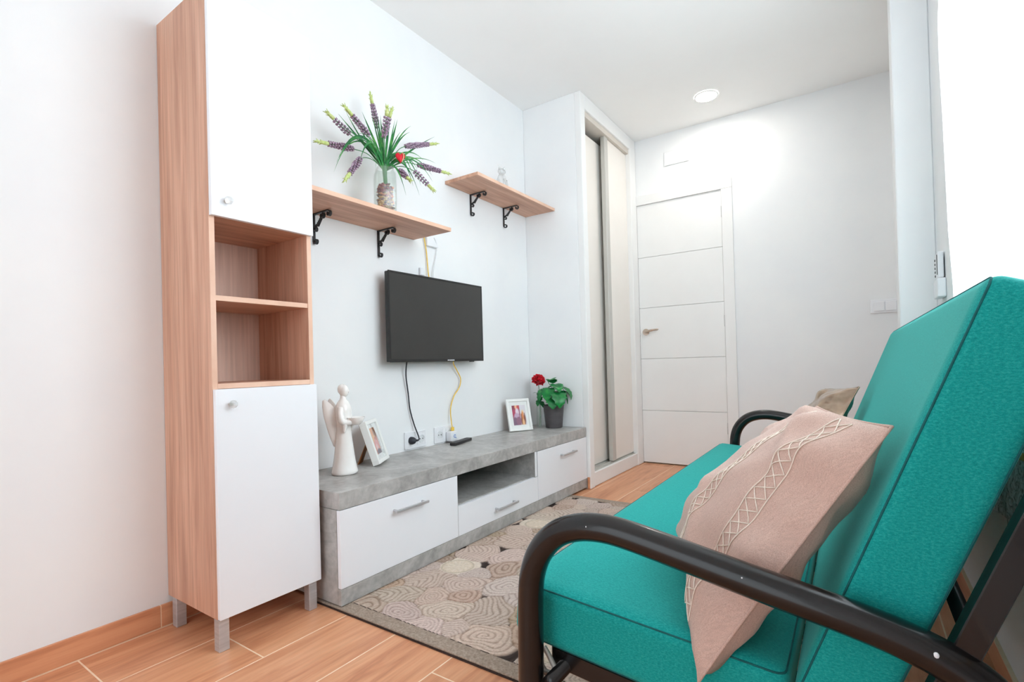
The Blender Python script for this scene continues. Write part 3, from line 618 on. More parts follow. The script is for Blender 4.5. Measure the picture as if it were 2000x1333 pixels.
for s in (-1, 1):
    obj('sleeve', MB().tube(smooth_path([A(.0, s*.026, .262), A(.004, s*.038, .235), A(.012, s*.037, .208), A(.034, s*.022, .206), A(.044, s*.016, .208)], 5), [.012]*6+[.0135]*6+[.012]*5+[.008]*4, 12), m_ceramic, an, smooth='all')
    obj('sleeve_drape', MB().tube(smooth_path([A(.016, s*.034, .214), A(.018, s*.034, .19), A(.016, s*.035, .165)], 5), [.013, .0125, .012, .011, .010, .009, .008, .007, .006, .005, .003], 10), m_ceramic, an, smooth='all')
    obj('hand', MB().ball(A(.046, s*.017, .203), .012, .006, .008, 10, 8), m_ceramic, an, smooth='all')
    wp = [(.012, .262), (.030, .268), (.050, .292), (.060, .300), (.067, .294), (.068, .27), (.064, .23), (.054, .18), (.044, .14), (.034, .108), (.027, .100), (.022, .12), (.014, .18), (.010, .23)]
    wm = MB(); n = len(wp); cw = (.034, .21); lay = []
    dx, dy = -1.1, s*.42; nx, ny = -dy, dx
    for th, k in ((-.004, .82), (-.002, .97), (.002, .97), (.004, .82)):
        lay.append([A((cw[0]+(p[0]-cw[0])*k)*dx+nx*th+0, (cw[0]+(p[0]-cw[0])*k)*dy+ny*th, cw[1]+(p[1]-cw[1])*k) for p in wp+wp[:1]])
    wm.grid(lay); wm.f += [tuple(range(n)), tuple(3*(n+1)+i for i in range(n))]
    obj('wing', wm, m_ceramic, an, smooth=70)
obj('bowl', MB().lathe([(.010, .0), (.015, .001), (.026, .010), (.034, .025), (.0355, .031), (.033, .031), (.024, .013), (.010, .006), (.0005, .005)], A(.050, 0, .192), 28, capt=False), m_ceramic, an, smooth=70)

# ------------------------------------------------------------------ photo frames
def photo(cols_fn, nu=30, nv=42):
    U_, V_ = np.meshgrid(np.linspace(0, 1, nu), np.linspace(0, 1, nv)); c = np.zeros((nv, nu, 3)); cols_fn(c, U_, V_); return np.clip(c, 0, 255)
def blob(c, U_, V_, cu, cv, ru, rv, col, soft=.25):
    d = ((U_-cu)/ru)**2+((V_-cv)/rv)**2; k = np.clip((1+soft-d)/(2*soft), 0, 1)[..., None]; c[:] = c*(1-k)+np.array(col)*k
def sunset(c, U_, V_):
    c[:] = np.array([236, 150, 116]); 
    for a in ((.3, .9, .5, .2, (246, 170, 120)), (.75, .85, .25, .3, (150, 96, 60)), (.3, .6, .4, .14, (250, 186, 130)), (.65, .55, .3, .1, (214, 120, 96)), (.5, .35, .4, .2, (244, 160, 160)), (.4, .25, .2, .12, (250, 206, 200)), (.6, .08, .5, .1, (120, 96, 110))): blob(c, U_, V_, *a)
def festive(c, U_, V_):
    c[:] = np.array([176, 108, 130]); k = (U_ > .56)[..., None]; c[:] = np.where(k, np.array([238, 230, 236]), c)
    for a in ((.12, .9, .14, .2, (150, 60, 80)), (.3, .93, .1, .12, (252, 190, 150)), (.46, .9, .1, .12, (220, 90, 96)), (.15, .62, .16, .2, (190, 70, 100)), (.36, .66, .13, .2, (246, 226, 236)), (.3, .42, .2, .2, (214, 180, 206)), (.16, .16, .18, .24, (138, 104, 128)), (.42, .2, .2, .22, (160, 110, 132)), (.76, .62, .1, .14, (250, 224, 190)), (.74, .34, .09, .34, (236, 150, 96)), (.64, .28, .05, .3, (150, 92, 62)), (.88, .3, .06, .3, (150, 92, 70)), (.76, .1, .08, .2, (252, 200, 150))): blob(c, U_, V_, *a)
def photo_frame(loc, ang, w_, h, lean, label, fn, pu, pv, bar=.016, th=.030):
    t = thing('photo_frame', label, 'photo frame', loc, rotz=math.radians(ang), group='white photo frames on the console')
    a = math.radians(lean); X0 = Vector(loc)+Vector((0, 0, th*math.sin(a)+.0006))
    def P(u, v, w2): return X0+Vector((-math.sin(a)*v+math.cos(a)*w2, u, math.cos(a)*v+math.sin(a)*w2))
    def slab(u0, u1, v0, v1, w0, w1, bev=.0012):
        m = MB().box(u0, u1, v0, v1, w0, w1, bev) if bev else MB().box(u0, u1, v0, v1, w0, w1)
        return m.xf(lambda q: P(q.x, q.y, q.z))
    for u0, u1, v0, v1 in ((0, w_, 0, bar), (0, w_, h-bar, h), (0, bar, bar, h-bar), (w_-bar, w_, bar, h-bar)): obj('moulding', slab(u0, u1, v0, v1, -th, 0), m_frame, t)
    obj('mount', slab(bar, w_-bar, bar, h-bar, -.011, -.009, 0), m_matt, t)
    nu, nv = 30, 42; m = MB(); u0, u1 = w_*pu[0], w_*pu[1]; v0, v1 = h*pv[0], h*pv[1]
    m.grid([[P(u0+(u1-u0)*i/(nu-1), v0+(v1-v0)*j/(nv-1), -.0084) for i in range(nu)] for j in range(nv)])
    o = obj('photograph', m, m_print, t, recalc=False); c = photo(fn).reshape(-1, 3)/255
    lc = np.where(c <= .04045, c/12.92, ((c+.055)/1.055)**2.4); set_col(o.data, np.concatenate([lc, np.ones((len(lc), 1))], 1))
    obj('glazing', slab(bar, w_-bar, bar, h-bar, -.005, -.0042, 0), m_pane, t)
    obj('backing', slab(.004, w_-.004, .004, h-.004, -th-.002, -.0115, 0), m_easel, t)
    top = P(w_*.5, h*.62, -th-.003); foot = Vector((X0.x-math.sin(a)*h*.62-.075, 0, loc[2]+.0008))
    e = MB()
    e.add([(top.x, loc[1]+w_*.5-.02, top.z), (top.x, loc[1]+w_*.5+.02, top.z), (foot.x, loc[1]+w_*.5+.03, foot.z), (foot.x, loc[1]+w_*.5-.03, foot.z)], [])
    e.add([Vector(q)+Vector((.004, 0, .0)) for q in e.v], [(0, 1, 2, 3), (7, 6, 5, 4), (0, 4, 5, 1), (1, 5, 6, 2), (2, 6, 7, 3), (3, 7, 4, 0)])
    e.f = [(0, 1, 2, 3), (7, 6, 5, 4), (0, 4, 5, 1), (1, 5, 6, 2), (2, 6, 7, 3), (3, 7, 4, 0)]
    obj('easel_leg', e, m_easel, t)
photo_frame((.186, 1.447, UZ), 33, .158, .19, 18, 'white photo frame with orange picture turned sideways beside the angel', sunset, (.28, .68), (.2, .82))
photo_frame((.094, 2.55, UZ), -30, .158, .2, 15, 'white photo frame with pink and orange picture beside the plant pot', festive, (.22, .80), (.18, .80), th=.016)

# ------------------------------------------------------------------ potted plant and rose
pc = (.228, 2.852, UZ+.0005)
ptt = thing('plant_pot', 'anthracite round plastic plant pot at the end of the console', 'plant pot', pc)
obj('pot_shell', MB().lathe([(.046, 0), (.052, .001), (.054, .006), (.0665, .136), (.0675, .146), (.0645, .146), (.062, .136), (.060, .120), (.0005, .120)], pc, 40, capt=False), m_pot, ptt, smooth=40)
obj('soil', MB().lathe([(.061, .1205), (.05, .127), (.02, .129), (.0005, .128)], pc, 30, capb=False), m_soil, ptt, smooth=True)
gp = thing('leafy_plant', 'green plant with big toothed leaves growing in the anthracite pot', 'plant', (pc[0], pc[1], pc[2]+.128))
def toothed(base, d, up, L, Wd, droop, teeth=5, n=20):
    """broad toothed leaf: base point, heading, up vector"""
    base, d, up = Vector(base), Vector(d).normalized(), Vector(up); side = d.cross(up).normalized(); up = side.cross(d)
    rows = []; p = base.copy(); dirv = d.copy()
    for i in range(n+1):
        t = i/n; w_ = Wd*math.sin(math.pi*min(1, t**.72))**.75*(1-.22*abs(math.sin(math.pi*teeth*t)))
        w_ = max(w_, .0006); cup = .22*w_
        rows.append([p-side*w_+up*cup*.4, p-side*w_*.5+up*cup*.6, p, p+side*w_*.5+up*cup*.6, p+side*w_+up*cup*.4])
        rot = Matrix.Rotation(-droop/n, 3, side); dirv = rot @ dirv; up = rot @ up; p = p+dirv*L/n
    up_ = MB().grid(rows); m = MB().join(up_); m.add([Vector(q)-Vector((.0004, -.0003, .0004)) for q in up_.v], [f[::-1] for f in up_.f]); return m
pb = Vector((pc[0], pc[1], pc[2]+.126)); cdir = Vector((.75, -.66, 0))
LV = [((.03, -.03, .085), (.75, -.66, .1), .125, .050, 1.9), ((.005, -.04, .10), (.2, -.98, .1), .10, .042, 1.8), ((.045, .00, .10), (.98, .2, .1), .10, .042, 1.8), ((.02, -.02, .115), (.75, -.6, .3), .085, .04, 1.5), ((-.02, -.035, .095), (-.4, -.9, .1), .09, .036, 1.9), ((.0, .0, .12), (.1, -.5, .8), .07, .034, 1.4), ((.03, .03, .08), (.6, .7, .2), .085, .034, 1.7), ((-.03, .01, .08), (-.9, .1, .3), .08, .032, 1.6), ((.02, -.05, .055), (.55, -.83, .1), .09, .042, 1.7)]
for off, d, L, Wd, dr_ in LV:
    off = (off[0]*1.1, off[1]*1.1, off[2]*1.32); L *= 1.25; Wd *= 1.2; b0 = pb+Vector(off); st = obj('stalk', MB().tube(smooth_path([pb+Vector((off[0]*.15, off[1]*.15, -.004)), pb+Vector((off[0]*.5, off[1]*.5, off[2]*.7)), b0], 5), .0018, 6), m_stem, gp, smooth='all')
    obj('leaf', toothed(b0, d, (0, 0, 1), L, Wd, dr_), m_leaf, st, smooth='all', recalc=False)
for pts in ([(0, 0, 0), (.01, -.004, .10), (-.015, -.03, .165), (-.005, .0, .185), (.012, .022, .195)], [(0, 0, 0), (-.01, -.02, .09), (-.02, -.03, .13), (.0, .0, .145), (.004, .01, .148)], [(0, 0, 0), (.035, .03, .12), (.055, .05, .105), (.068, .058, .06), (.072, .058, .022)]):
    P2 = [pb+Vector(q) for q in pts]; sm = smooth_path(P2, 6); n_ = len(sm)
    obj('tendril', MB().tube(sm, [.0016+.003*max(0, math.sin(math.pi*max(0, (i/(n_-1)-.45)/.55))) for i in range(n_)], 6), m_leaf, gp, smooth='all')
rc_ = (.134, 2.826, UZ+.0005)
rv = thing('tube_vase', 'slim clear glass tube vase between the frame and plant pot', 'vase', rc_)
obj('glass', MB().lathe([(.0005, 0), (.0165, 0), (.0175, .002), (.0175, .165), (.016, .165), (.0158, .006), (.0005, .005)], rc_, 24, capb=False, capt=False), m_glass, rv, smooth=40)
rs_ = thing('red_rose', 'single red rose standing in the slim glass tube', 'rose', (rc_[0], rc_[1], rc_[2]+.006))
hd_ = Vector((.136, 2.828, UZ+.315))
obj('stem', MB().tube(smooth_path([(rc_[0]+.003, rc_[1], UZ+.0075), (rc_[0]+.006, rc_[1]+.002, UZ+.10), (.140, 2.83, UZ+.20), (.135, 2.828, UZ+.27), tuple(hd_-Vector((0, 0, .02)))], 6), .0022, 8), m_stem, rs_, smooth='all')
def petal(c, yaw, tilt, r, off, z):
    m = MB(); rows = []; n = 7
    for i in range(n):
        row = []
        for j in range(n):
            u, v = (j/(n-1)-.5)*2, i/(n-1); w_ = math.sin(math.pi*(.12+.8*v))**.7
            ru = .012*math.sin(5*u+off*90)*v
            p = Vector((off+.6*r*v*v*.35-.35*r*u*u+ru*.4, u*r*w_, r*1.25*v+.25*ru)); p = Matrix.Rotation(tilt, 3, 'Y') @ p
            p = Matrix.Rotation(yaw, 3, 'Z') @ p; row.append(Vector(c)+p+Vector((0, 0, z)))
        rows.append(row)
    up_ = m.grid(rows); n0 = len(m.v); m.add([Vector(q)+Vector((.0005, 0, -.0004)) for q in m.v], [f[::-1] for f in m.f]); return m
hc = Matrix.Rotation(.8, 3, Vector((.66, .75, 0)).normalized())
for ring, (cnt, tilt, r, off, z) in enumerate(((3, .1, .016, .003, -.004), (5, .45, .021, .006, -.008), (6, .85, .026, .008, -.012), (7, 1.2, .028, .009, -.016))):
    for k in range(cnt):
        pm_ = petal((0, 0, 0), 2*math.pi*k/cnt+ring*.5, tilt, r*1.22, off, z).xf(lambda v: hc @ v+hd_)
        obj('petal', pm_, m_red, rs_, smooth='all', recalc=False)
obj('calyx', MB().ball(hd_-Vector((0, 0, .018)), .008, .008, .009, 10, 6), m_leaf, rs_, smooth='all')
for off, d, L, Wd, dr_ in (((0, 0, .235), (.7, .4, .45), .062, .017, .8), ((0, 0, .22), (-.4, -.8, .4), .05, .014, .6), ((0, 0, .20), (.5, -.7, .1), .055, .022, 1.6), ((0, 0, .17), (.65, -.3, .0), .06, .022, 1.5), ((0, 0, .18), (.1, -.9, -.2), .055, .02, 1.4), ((0, 0, .245), (.9, .6, .3), .085, .012, .3)):
    obj('leaf', toothed((.138+off[0], 2.829+off[1], UZ+off[2]), d, (0, 0, 1), L, Wd, dr_, 3, 12), m_leaf, rs_, smooth='all', recalc=False)

# ------------------------------------------------------------------ carved rug
RX0, RX1, RY0, RY1, BW = .24, 1.86, 1.064, 2.722, .052
rug = thing('area_rug', 'beige carved area rug with scrolls, medallions and plain taupe border', 'rug', (1.05, 1.89, 0))
obj('backing', MB().box(RX0-.002, RX1+.002, RY0-.003, RY1+.003, .0004, .0042), m_rugback, rug)
bd_ = MB()
for x0, x1, y0, y1 in ((RX0, RX1, RY0, RY0+BW), (RX0, RX1, RY1-BW, RY1), (RX0, RX0+BW, RY0+BW, RY1-BW), (RX1-BW, RX1, RY0+BW, RY1-BW)):
    obj('border', MB().box(x0, x1, y0, y1, .0042, .0098, .002, 2), m_rugb, rug)
step = .0036
xs_ = np.arange(RX0+BW, RX1-BW+step/2, step); ys_ = np.arange(RY0+BW, RY1-BW+step/2, step)
GX, GY = np.meshgrid(xs_, ys_); FX, FY = GX, GY
GX, GY = GX+.008*np.sin(GY*31+1)+.005*np.sin(GY*67+GX*23), GY+.008*np.sin(GX*29+2)+.005*np.sin(GX*61-GY*19)
rng = np.random.RandomState(11); lobes = []
for cx in (.525, 1.15, 1.775):
    for cy in (1.537-.61, 1.537, 2.148, 2.148+.61): lobes.append((cx, cy+(0 if abs(cx-1.15) > .1 else .3), .070, .070, 0, 'm'))
hand = [(.664, 1.435, .075, .062, .5, 's'), (.50, 1.39, .10, .06, 1.2, 'f'), (.70, 1.62, .05, .09, .1, 'r'), (.66, 1.74, .085, .06, .9, 's'), (.50, 1.70, .06, .10, .4, 'f'), (.62, 1.30, .055, .05, 0, 's'), (.50, 1.24, .085, .07, .7, 'f'), (.80, 1.50, .09, .065, .8, 's'), (.74, 1.24, .08, .06, .3, 's'), (.86, 1.30, .07, .09, .2, 'f'), (.60, 1.16, .08, .05, 0, 's'), (.95, 1.46, .09, .08, .4, 'f'), (.93, 1.18, .09, .06, .1, 's'), (.56, 1.90, .10, .07, .6, 'f'), (.50, 2.02, .06, .07, 0, 's'), (.68, 2.03, .08, .07, .2, 's'), (.70, 1.88, .06, .06, 0, 's'), (.80, 1.80, .08, .09, .2, 'f'), (.42, 1.83, .08, .07, .2, 's'), (.50, 2.28, .08, .07, .3, 'f'), (.66, 2.23, .07, .07, 0, 's'), (.60, 2.40, .09, .08, .6, 'f')]
lobes += hand
tries = 0
while tries < 9000 and len(lobes) < 190:
    tries += 1; cx, cy = rng.uniform(RX0+BW, RX1-BW), rng.uniform(RY0+BW, RY1-BW); r = rng.uniform(.045, .085); q = r*rng.uniform(.7, 1)
    if all((cx-l[0])**2+(cy-l[1])**2 > (.86*(r+max(l[2], l[3])*.95)/1)**2*.72 for l in lobes): lobes.append((cx, cy, r, q, rng.uniform(0, 3.1), rng.choice(['s', 's', 'f', 'r'])))
best = np.full(GX.shape, 9.); sec = np.full(GX.shape, 9.); idx = np.zeros(GX.shape, int); LU = np.zeros(GX.shape); LVv = np.zeros(GX.shape)
for i, (cx, cy, rx, ry, ro, ty) in enumerate(lobes):
    c_, s_ = math.cos(ro), math.sin(ro); wx, wy = (FX, FY) if ty == 'm' else (GX, GY); u = ((wx-cx)*c_+(wy-cy)*s_)/rx; v = (-(wx-cx)*s_+(wy-cy)*c_)/ry; d = np.sqrt(u*u+v*v)*(1 if ty != 'm' else 1.0)
    if ty == 'm': d = np.where(d < 1, d*.3, d*1.05)
    sec = np.where(d < best, best, np.minimum(sec, d)); k = d < best; best = np.where(k, d, best); idx[k] = i; LU[k] = u[k]; LVv[k] = v[k]
ty = np.array([l[5] for l in lobes])[idx]; rr = np.hypot(LU, LVv); th = np.arctan2(LVv, LU)
line = np.zeros(GX.shape)
line = np.where(ty == 's', np.sin(rr*2*np.pi*4.2-th+.5*np.sin(3*th)), line)
line = np.where(ty == 'f', np.sin((LU+.5*np.abs(LVv)+.25*LVv*LVv)*2*np.pi*3.4), line)
line = np.where(ty == 'r', np.sin(rr*2*np.pi*2.6), line)
line = np.where(ty == 'm', np.where(rr > .84, .9, np.cos(th*10)*.35*(rr < .75)+.35), line)
hatch = .5+.5*np.sin((GX*.7+GY)*2*np.pi/.011)
edge = np.clip((sec-best)/.16, 0, 1); gap = np.clip((best-1.36)/.08, 0, 1)
groove = np.clip((-line-.45)/.4, 0, 1)
Hh = .0064+.0046*np.clip(edge*1.6, 0, 1)*(1-.55*groove)-.004*gap
Hh = np.where(ty == 'm', .0108-.0014*(rr > .86)*(rr < .95), Hh)
base = np.array([200, 181, 169.]); lobecol = np.array([[rng.uniform(-9, 9)]*3 for _ in lobes])[idx]+np.array([[rng.uniform(-3, 4), 0, rng.uniform(-4, 3)] for _ in lobes])[idx]
colr = np.broadcast_to(base, GX.shape+(3,))+lobecol
isr = (ty == 'r')[..., None]; colr = np.where(isr, colr-np.array([16, 20, 26]), colr)
ism = (ty == 'm')[..., None]; colr = np.where(ism, np.array([214, 198, 178.])-np.array([26, 26, 30])*((rr > .84)*(rr < .95))[..., None]+np.array([6, 8, 12])*(line > .5)[..., None], colr)
colr = colr-np.array([46, 48, 48])*groove[..., None]*.78*(~ism)-np.array([30, 32, 34])*((1-edge)**2)[..., None]*(~ism)
colr = colr+rng.normal(0, 7, GX.shape)[..., None]
colr = colr*(1-gap[..., None])+np.array([62, 50, 46])*gap[..., None]
cn = np.clip(colr/255, 0, 1); cl = np.where(cn <= .04045, cn/12.92, ((cn+.055)/1.055)**2.4)
nx_, ny_ = len(xs_), len(ys_)
ii = np.arange(nx_*ny_).reshape(ny_, nx_); fq = np.stack([ii[:-1, :-1], ii[:-1, 1:], ii[1:, 1:], ii[1:, :-1]], -1).reshape(-1, 4)
me = bpy.data.meshes.new('carved_pile'); LR = rug.location
vv = np.stack([FX-LR.x, FY-LR.y, Hh], -1).reshape(-1, 3).astype(np.float32)
me.vertices.add(len(vv)); me.vertices.foreach_set('co', vv.ravel()); me.loops.add(fq.size); me.loops.foreach_set('vertex_index', fq.ravel().astype(np.int32))
me.polygons.add(len(fq)); me.polygons.foreach_set('loop_start', np.arange(0, fq.size, 4, dtype=np.int32)); me.update(calc_edges=True); me.validate()
me.polygons.foreach_set('use_smooth', np.ones(len(fq), bool)); me.materials.append(m_rug)
set_col(me, np.concatenate([cl.reshape(-1, 3), np.ones((len(vv), 1))], 1))
rp_ = bpy.data.objects.new('carved_pile', me); COL.objects.link(rp_); rp_.parent = rug; rp_['kind'] = 'stuff'

# ------------------------------------------------------------------ sofa bed
SL = (1.34, .805, 0)
sofa = thing('sofa_bed', 'teal fabric click-clack sofa bed with black tubular arms', 'sofa bed', SL, rotz=.009)
def block(a, b_, c_, r, n=20, crown=0, nb=None):
    """soft rounded block spanning +-a, +-b, +-c"""
    m = MB(); H_ = (a, b_, c_)
    for ax in range(3):
        for sg in (-1, 1):
            u, v = (ax+1) % 3, (ax+2) % 3; rows = []
            nu = n*2 if H_[u] > .5 else n; nv = n*2 if H_[v] > .5 else n
            def sp(h, k): # denser samples close to the rounded edges
                t = np.linspace(-1, 1, k+1); return h*np.sign(t)*(1-(1-np.abs(t))**1.6)
            for p in sp(H_[u], nu):
                row = []
                for q in sp(H_[v], nv):
                    P_ = [0, 0, 0]; P_[ax] = sg*H_[ax]; P_[u] = p; P_[v] = q
                    inn = [max(-(h-r), min(h-r, x)) for h, x in zip(H_, P_)]; d = Vector([x-y_ for x, y_ in zip(P_, inn)])
                    if d.length > 1e-9: d = d.normalized()*r
                    Q = Vector(inn)+d
                    if crown: Q.z += (1 if Q.z > 0 else -.4)*crown*(1-(Q.x/a)**2)*(1-abs(Q.y/b_)**6)*min(1, abs(Q.z)/c_)
                    row.append(Q)
                rows.append(row)
            m.grid(rows if sg > 0 else [r_[::-1] for r_ in rows])
    return m
def seam_loop(a, b_, r, z):
    pts = []; 
    for sx, sy, a0 in ((1, 1, 0), (-1, 1, math.pi/2), (-1, -1, math.pi), (1, -1, 1.5*math.pi)):
        for k in range(5):
            t = a0+math.pi/2*k/4; pts.append((sx*(a-r)+r*math.cos(t), sy*(b_-r)+r*math.sin(t), z))
    return pts
def weld(o):
    bm = bmesh.new(); bm.from_mesh(o.data); bmesh.ops.remove_doubles(bm, verts=bm.verts[:], dist=1e-5); bmesh.ops.recalc_face_normals(bm, faces=bm.faces[:]); bm.to_mesh(o.data); bm.free()
    o.data.polygons.foreach_set('use_smooth', [True]*len(o.data.polygons))
# seat: x' along the seat depth, tilted slightly back
ts = math.atan(.088); SD, ST = .488, .116; SY0, SY1 = .843, 2.742
def seat_map(v):
    s_, n_ = v.x+SD/2, v.z-ST/2
    return Vector((1.281+s_*math.cos(ts)+n_*math.sin(ts), (SY0+SY1)/2+v.y, .380-s_*math.sin(ts)+n_*math.cos(ts)))
st_ = obj('seat_mattress', block(SD/2, (SY1-SY0)/2, ST/2, .022, 22, crown=.006).xf(seat_map), m_teal, sofa, recalc=False); weld(st_)
for z in (ST/2-.007, -ST/2+.007):
    obj('seam', MB().tube([seat_map(Vector(p)) for p in seam_loop(SD/2-.0055, (SY1-SY0)/2-.0055, .017, z)], .0016, 6, closed=True), m_seam, st_, smooth='all')
tb = math.atan2(.221, .571); BH, BT, BY1 = .655, .107, 2.69
def back_map(v):
    t_, q_ = v.x+BH/2-.040, v.z+BT/2
    return Vector((1.779+t_*math.sin(tb)+q_*math.cos(tb), (SY0+BY1)/2+v.y, .335+t_*math.cos(tb)-q_*math.sin(tb)))
bk = obj('back_mattress', block(BH/2, (BY1-SY0)/2, BT/2, .020, 22, crown=-.004).xf(back_map), m_teal, sofa, recalc=False); weld(bk)
for z in (-BT/2+.006, BT/2-.006):
    obj('seam', MB().tube([back_map(Vector(p)) for p in seam_loop(BH/2-.005, (BY1-SY0)/2-.005, .016, z)], .0015, 6, closed=True), m_seam, bk, smooth='all')
AP = [(1.336, .0005), (1.337, .12), (1.339, .25), (1.342, .37), (1.351, .427), (1.372, .468), (1.404, .499), (1.445, .516), (1.49, .5215), (1.54, .517), (1.63, .500), (1.73, .480), (1.842, .459), (1.904, .444), (1.948, .427), (1.982, .404), (2.008, .37), (2.026, .32), (2.036, .24), (2.040, .12), (2.041, .0005)]
for y_ in (.805, 2.800):
    at = obj('arm_tube', MB().tube(smooth_path([(x, y_, z) for x, z in AP], 5), .0242, 20), m_black, sofa, smooth='all')
    for x, z in ((1.336, 0), (2.041, 0)): obj('foot_cap', MB().lathe([(.026, .0003), (.027, .004), (.027, .022), (.0244, .024)], (x, y_, 0), 20, capt=False), m_dark, at, smooth=40)
for y_ in (.872, 2.71):
    obj('seat_rail', MB().box(1.352, 1.83, y_-.014, y_+.014, -.020, .020, .003).xf(lambda v: Vector((v.x, v.y, v.z+.236-(v.x-1.352)*.088))), m_black, sofa)
for x, z in ((1.38, .222), (1.79, .18)): obj('cross_rail', MB().tube([(x, .80, z), (x, 2.80, z)], .014, 14), m_black, sofa, smooth='all')
for i in range(9): obj('slat', MB().box(1.40, 1.78, 1.02+i*.2, 1.08+i*.2, -.004, .004, .001).xf(lambda v: Vector((v.x, v.y, v.z+.250-(v.x-1.352)*.088))), m_black, sofa)
for y_ in (.838, 2.765):
    obj('hinge_strap', MB().tube(smooth_path([(1.348, y_, .262), (1.362, y_, .243), (1.372, y_, .222), (1.352, y_, .215), (1.342, y_, .225)], 4), .005, 8), m_alu, sofa, smooth='all')
for y0_, y1_ in ((.803, .834), (2.705, 2.736)):
    obj('back_bar', MB().box(.02, .50, y0_, y1_, 0, .0285, .0015).xf(lambda v: Vector((1.779+v.x*math.sin(tb)+(v.z+.117)*math.cos(tb), v.y, .335+v.x*math.cos(tb)-(v.z+.117)*math.sin(tb)))), m_black, sofa)
for t_ in (.18, .42): obj('back_cross_bar', MB().tube([(1.779+t_*math.sin(tb)+.136*math.cos(tb), y_, .335+t_*math.cos(tb)-.136*math.sin(tb)) for y_ in (.836, 2.71)], .011, 12), m_black, sofa, smooth='all')

cp_ = Vector((1.8646, 0, .8089))
for c_, k_ in (((1.932, .805, .434), .004), ((1.468, .805, .519), .0022), ((1.715, .805, .483), .0014)):
    c_ = Vector(c_); d_ = (cp_-c_); d_.x *= .35; d_.normalize(); o = obj('paint_chip', MB().ball(c_+d_*.0238, k_*.8, k_*.6, k_, 8, 6), m_plastic, sofa, smooth='all')
# ------------------------------------------------------------------ cushions
def cushion(name, label, A_, B_, C_, D_, Tf, Tb, mfront, wr, seed, bot_lift=0, group=None):
    A_, B_, C_, D_ = map(Vector, (A_, B_, C_, D_)); ctr = (A_+B_+C_+D_)/4
    t = thing(name, label, 'cushion', tuple((A_+D_)/2), group=group); n = 36
    wv_, hv = ((D_-A_)+(C_-B_))/2, ((B_-A_)+(C_-D_))/2; nrm = wv_.cross(hv).normalized()
    if nrm.x > 0: nrm = -nrm
    rn = random.Random(seed); ph = [rn.uniform(0, 6) for _ in range(8)]
    def surf(s, u, side):
        e = .016
        s2 = s+e*(1-2*s)*(4*u*(1-u))**.8*(1-4*s*(1-s)*0); u2 = u+e*(1-2*u)*(4*s*(1-s))**.8
        p = A_*(1-s2)*(1-u2)+D_*s2*(1-u2)+B_*(1-s2)*u2+C_*s2*u2
        p = p+Vector((0, 0, 1))*bot_lift*(1-u)**2*4*s*(1-s)
        f = max(0, (1-abs(2*s-1)**2.4)*(1-abs(2*u-1)**2.4))**.5
        h = (Tf if side > 0 else -Tb*(1.15-.4*u))*f
        ed = f*(1-f)*4
        fold = wr*1.3*f*max(0, math.sin(7*s-9*u+ph[4]))**6+wr*1.1*f*max(0, math.sin(5*s+6*u+ph[5]))**8
        wrk = fold+wr*ed*(math.sin(9*s+4*u+ph[0])+.7*math.sin(17*u-5*s+ph[1])+.6*math.sin(23*s+11*u+ph[2])+.5*math.sin(31*u+9*s+ph[3]))
        q = p+nrm*(h+wrk*(1 if side > 0 else -.7))
        top = .3815-.088*(q.x-1.281)+.006          # rests on the seat, corner may hang over its end
        k = min(1, max(0, (q.y-.824)/.03)); zmin = top*k+(top-.10)*(1-k)
        if q.z < zmin: q.z = zmin+(q.z-zmin)*.02
        return q
    L_ = [i/n for i in range(n+1)]
    fr = obj('front_panel', MB().grid([[surf(s, u, 1) for s in L_] for u in L_]), mfront, t, smooth='all', recalc=False)
    obj('back_panel', MB().grid([[surf(s, u, -1) for s in L_] for u in L_]), mfront, t, smooth='all', recalc=False)
    loop = [surf(s, 0, 1) for s in L_]+[surf(1, u, 1) for u in L_[1:]]+[surf(s, 1, 1) for s in L_[::-1][1:]]+[surf(0, u, 1) for u in L_[::-1][1:-1]]
    obj('piping', MB().tube(loop, .0026, 6, closed=True), mfront, t, smooth='all')
    return t, fr, surf, nrm
cu, cuf, csurf, cn_ = cushion('throw_cushion', 'blush linen cushion with embroidered bands leaning on the sofa back near the arm', (1.643, .818, .302), (1.900, .884, .707), (1.782, 1.350, .692), (1.492, 1.255, .395), .078, .082, m_linen, .0075, 4, bot_lift=.03)
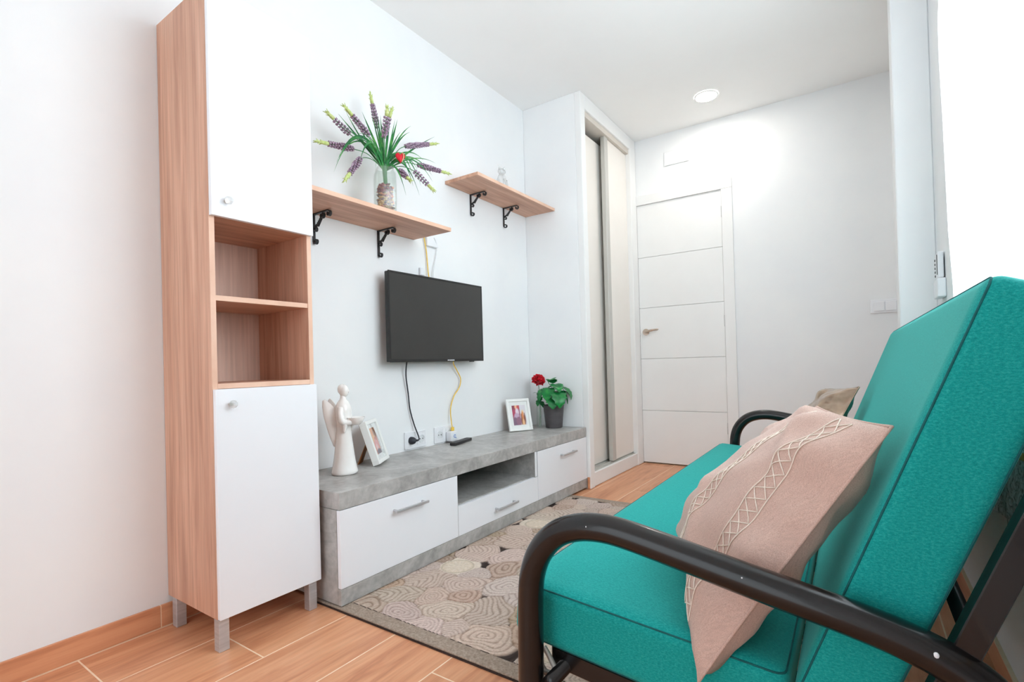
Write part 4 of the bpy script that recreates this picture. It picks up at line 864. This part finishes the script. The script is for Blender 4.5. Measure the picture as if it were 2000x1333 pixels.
def emb(s0, s1, lab):
    m = MB(); e = lambda s, u: csurf(s, u, 1)+cn_*.0012
    us = [.04+.92*i/120 for i in range(121)]
    for s in (s0, s1): m.tube([e(s, u) for u in us], .0011, 5)
    nz = 17
    for ph in (0, 1):
        pts = []
        for i in range(nz*4+1):
            k = i/4; tri = abs(((k+ph) % 2)-1); pts.append(e(s0+(s1-s0)*(.06+.88*tri), .04+.92*i/(nz*4)))
        m.tube(pts, .0011, 5)
    for i in range(nz):
        for q in (.5,): m.ball(e(s0+(s1-s0)*q, .04+.92*(i+.5)/nz), .0022, .0022, .0022, 6, 4)
    o = obj('embroidered_band', m, m_embro, cuf, smooth='all'); o['label'] = lab
emb(.135, .215, 'cream lattice embroidery')
emb(.47, .55, 'cream lattice embroidery')
cushion('throw_cushion', 'shiny champagne satin cushion at the far end of the sofa', (1.705, 2.02, .375), (1.862, 2.06, .700), (1.765, 2.44, .672), (1.60, 2.40, .392), .06, .03, m_satin, .008, 9, bot_lift=.0)

# ------------------------------------------------------------------ curtain
ct = thing('curtain', 'bright white sheer curtain hanging over the window behind the sofa', 'curtain', (2.118, 1.3, .43))
ez = [(.43, 2.16), (.60, 2.165), (1.02, 2.185), (1.20, 2.242), (1.58, 2.275), (1.81, 2.311), (1.93, 2.306), (1.99, 2.25), (2.2, 2.20), (2.44, 2.19)]
def yedge(z): return float(np.interp(z, [e[0] for e in ez], [e[1] for e in ez]))
def cpt(t, z):
    y_ = yedge(z)*(1-t)+.20*t; return (2.1235+.0085*math.sin(t*62+1.2+.5*z)+.002*math.sin(t*140), y_, z)
def csheet(z0, z1, nz, dx=0): return MB().grid([[Vector(cpt(i/260, z0+(z1-z0)*j/nz))-Vector((dx, 0, 0)) for i in range(261)] for j in range(nz+1)])
obj('voile', csheet(.60, 2.44, 40), m_sheer, ct, smooth='all', recalc=False)
o = obj('printed_hem', csheet(.43, .592, 6), m_hem, ct, smooth='all', recalc=False); o['label'] = 'grey floral printed lower band'
o = obj('ochre_stripe', csheet(.590, .606, 2, .0012), m_ochre, ct, smooth='all', recalc=False); o['label'] = 'narrow ochre stripe'
obj('curtain_rod', MB().tube([(2.112, .1, 2.45), (2.112, 2.45, 2.45)], .010, 12), m_steel, ct, smooth='all')
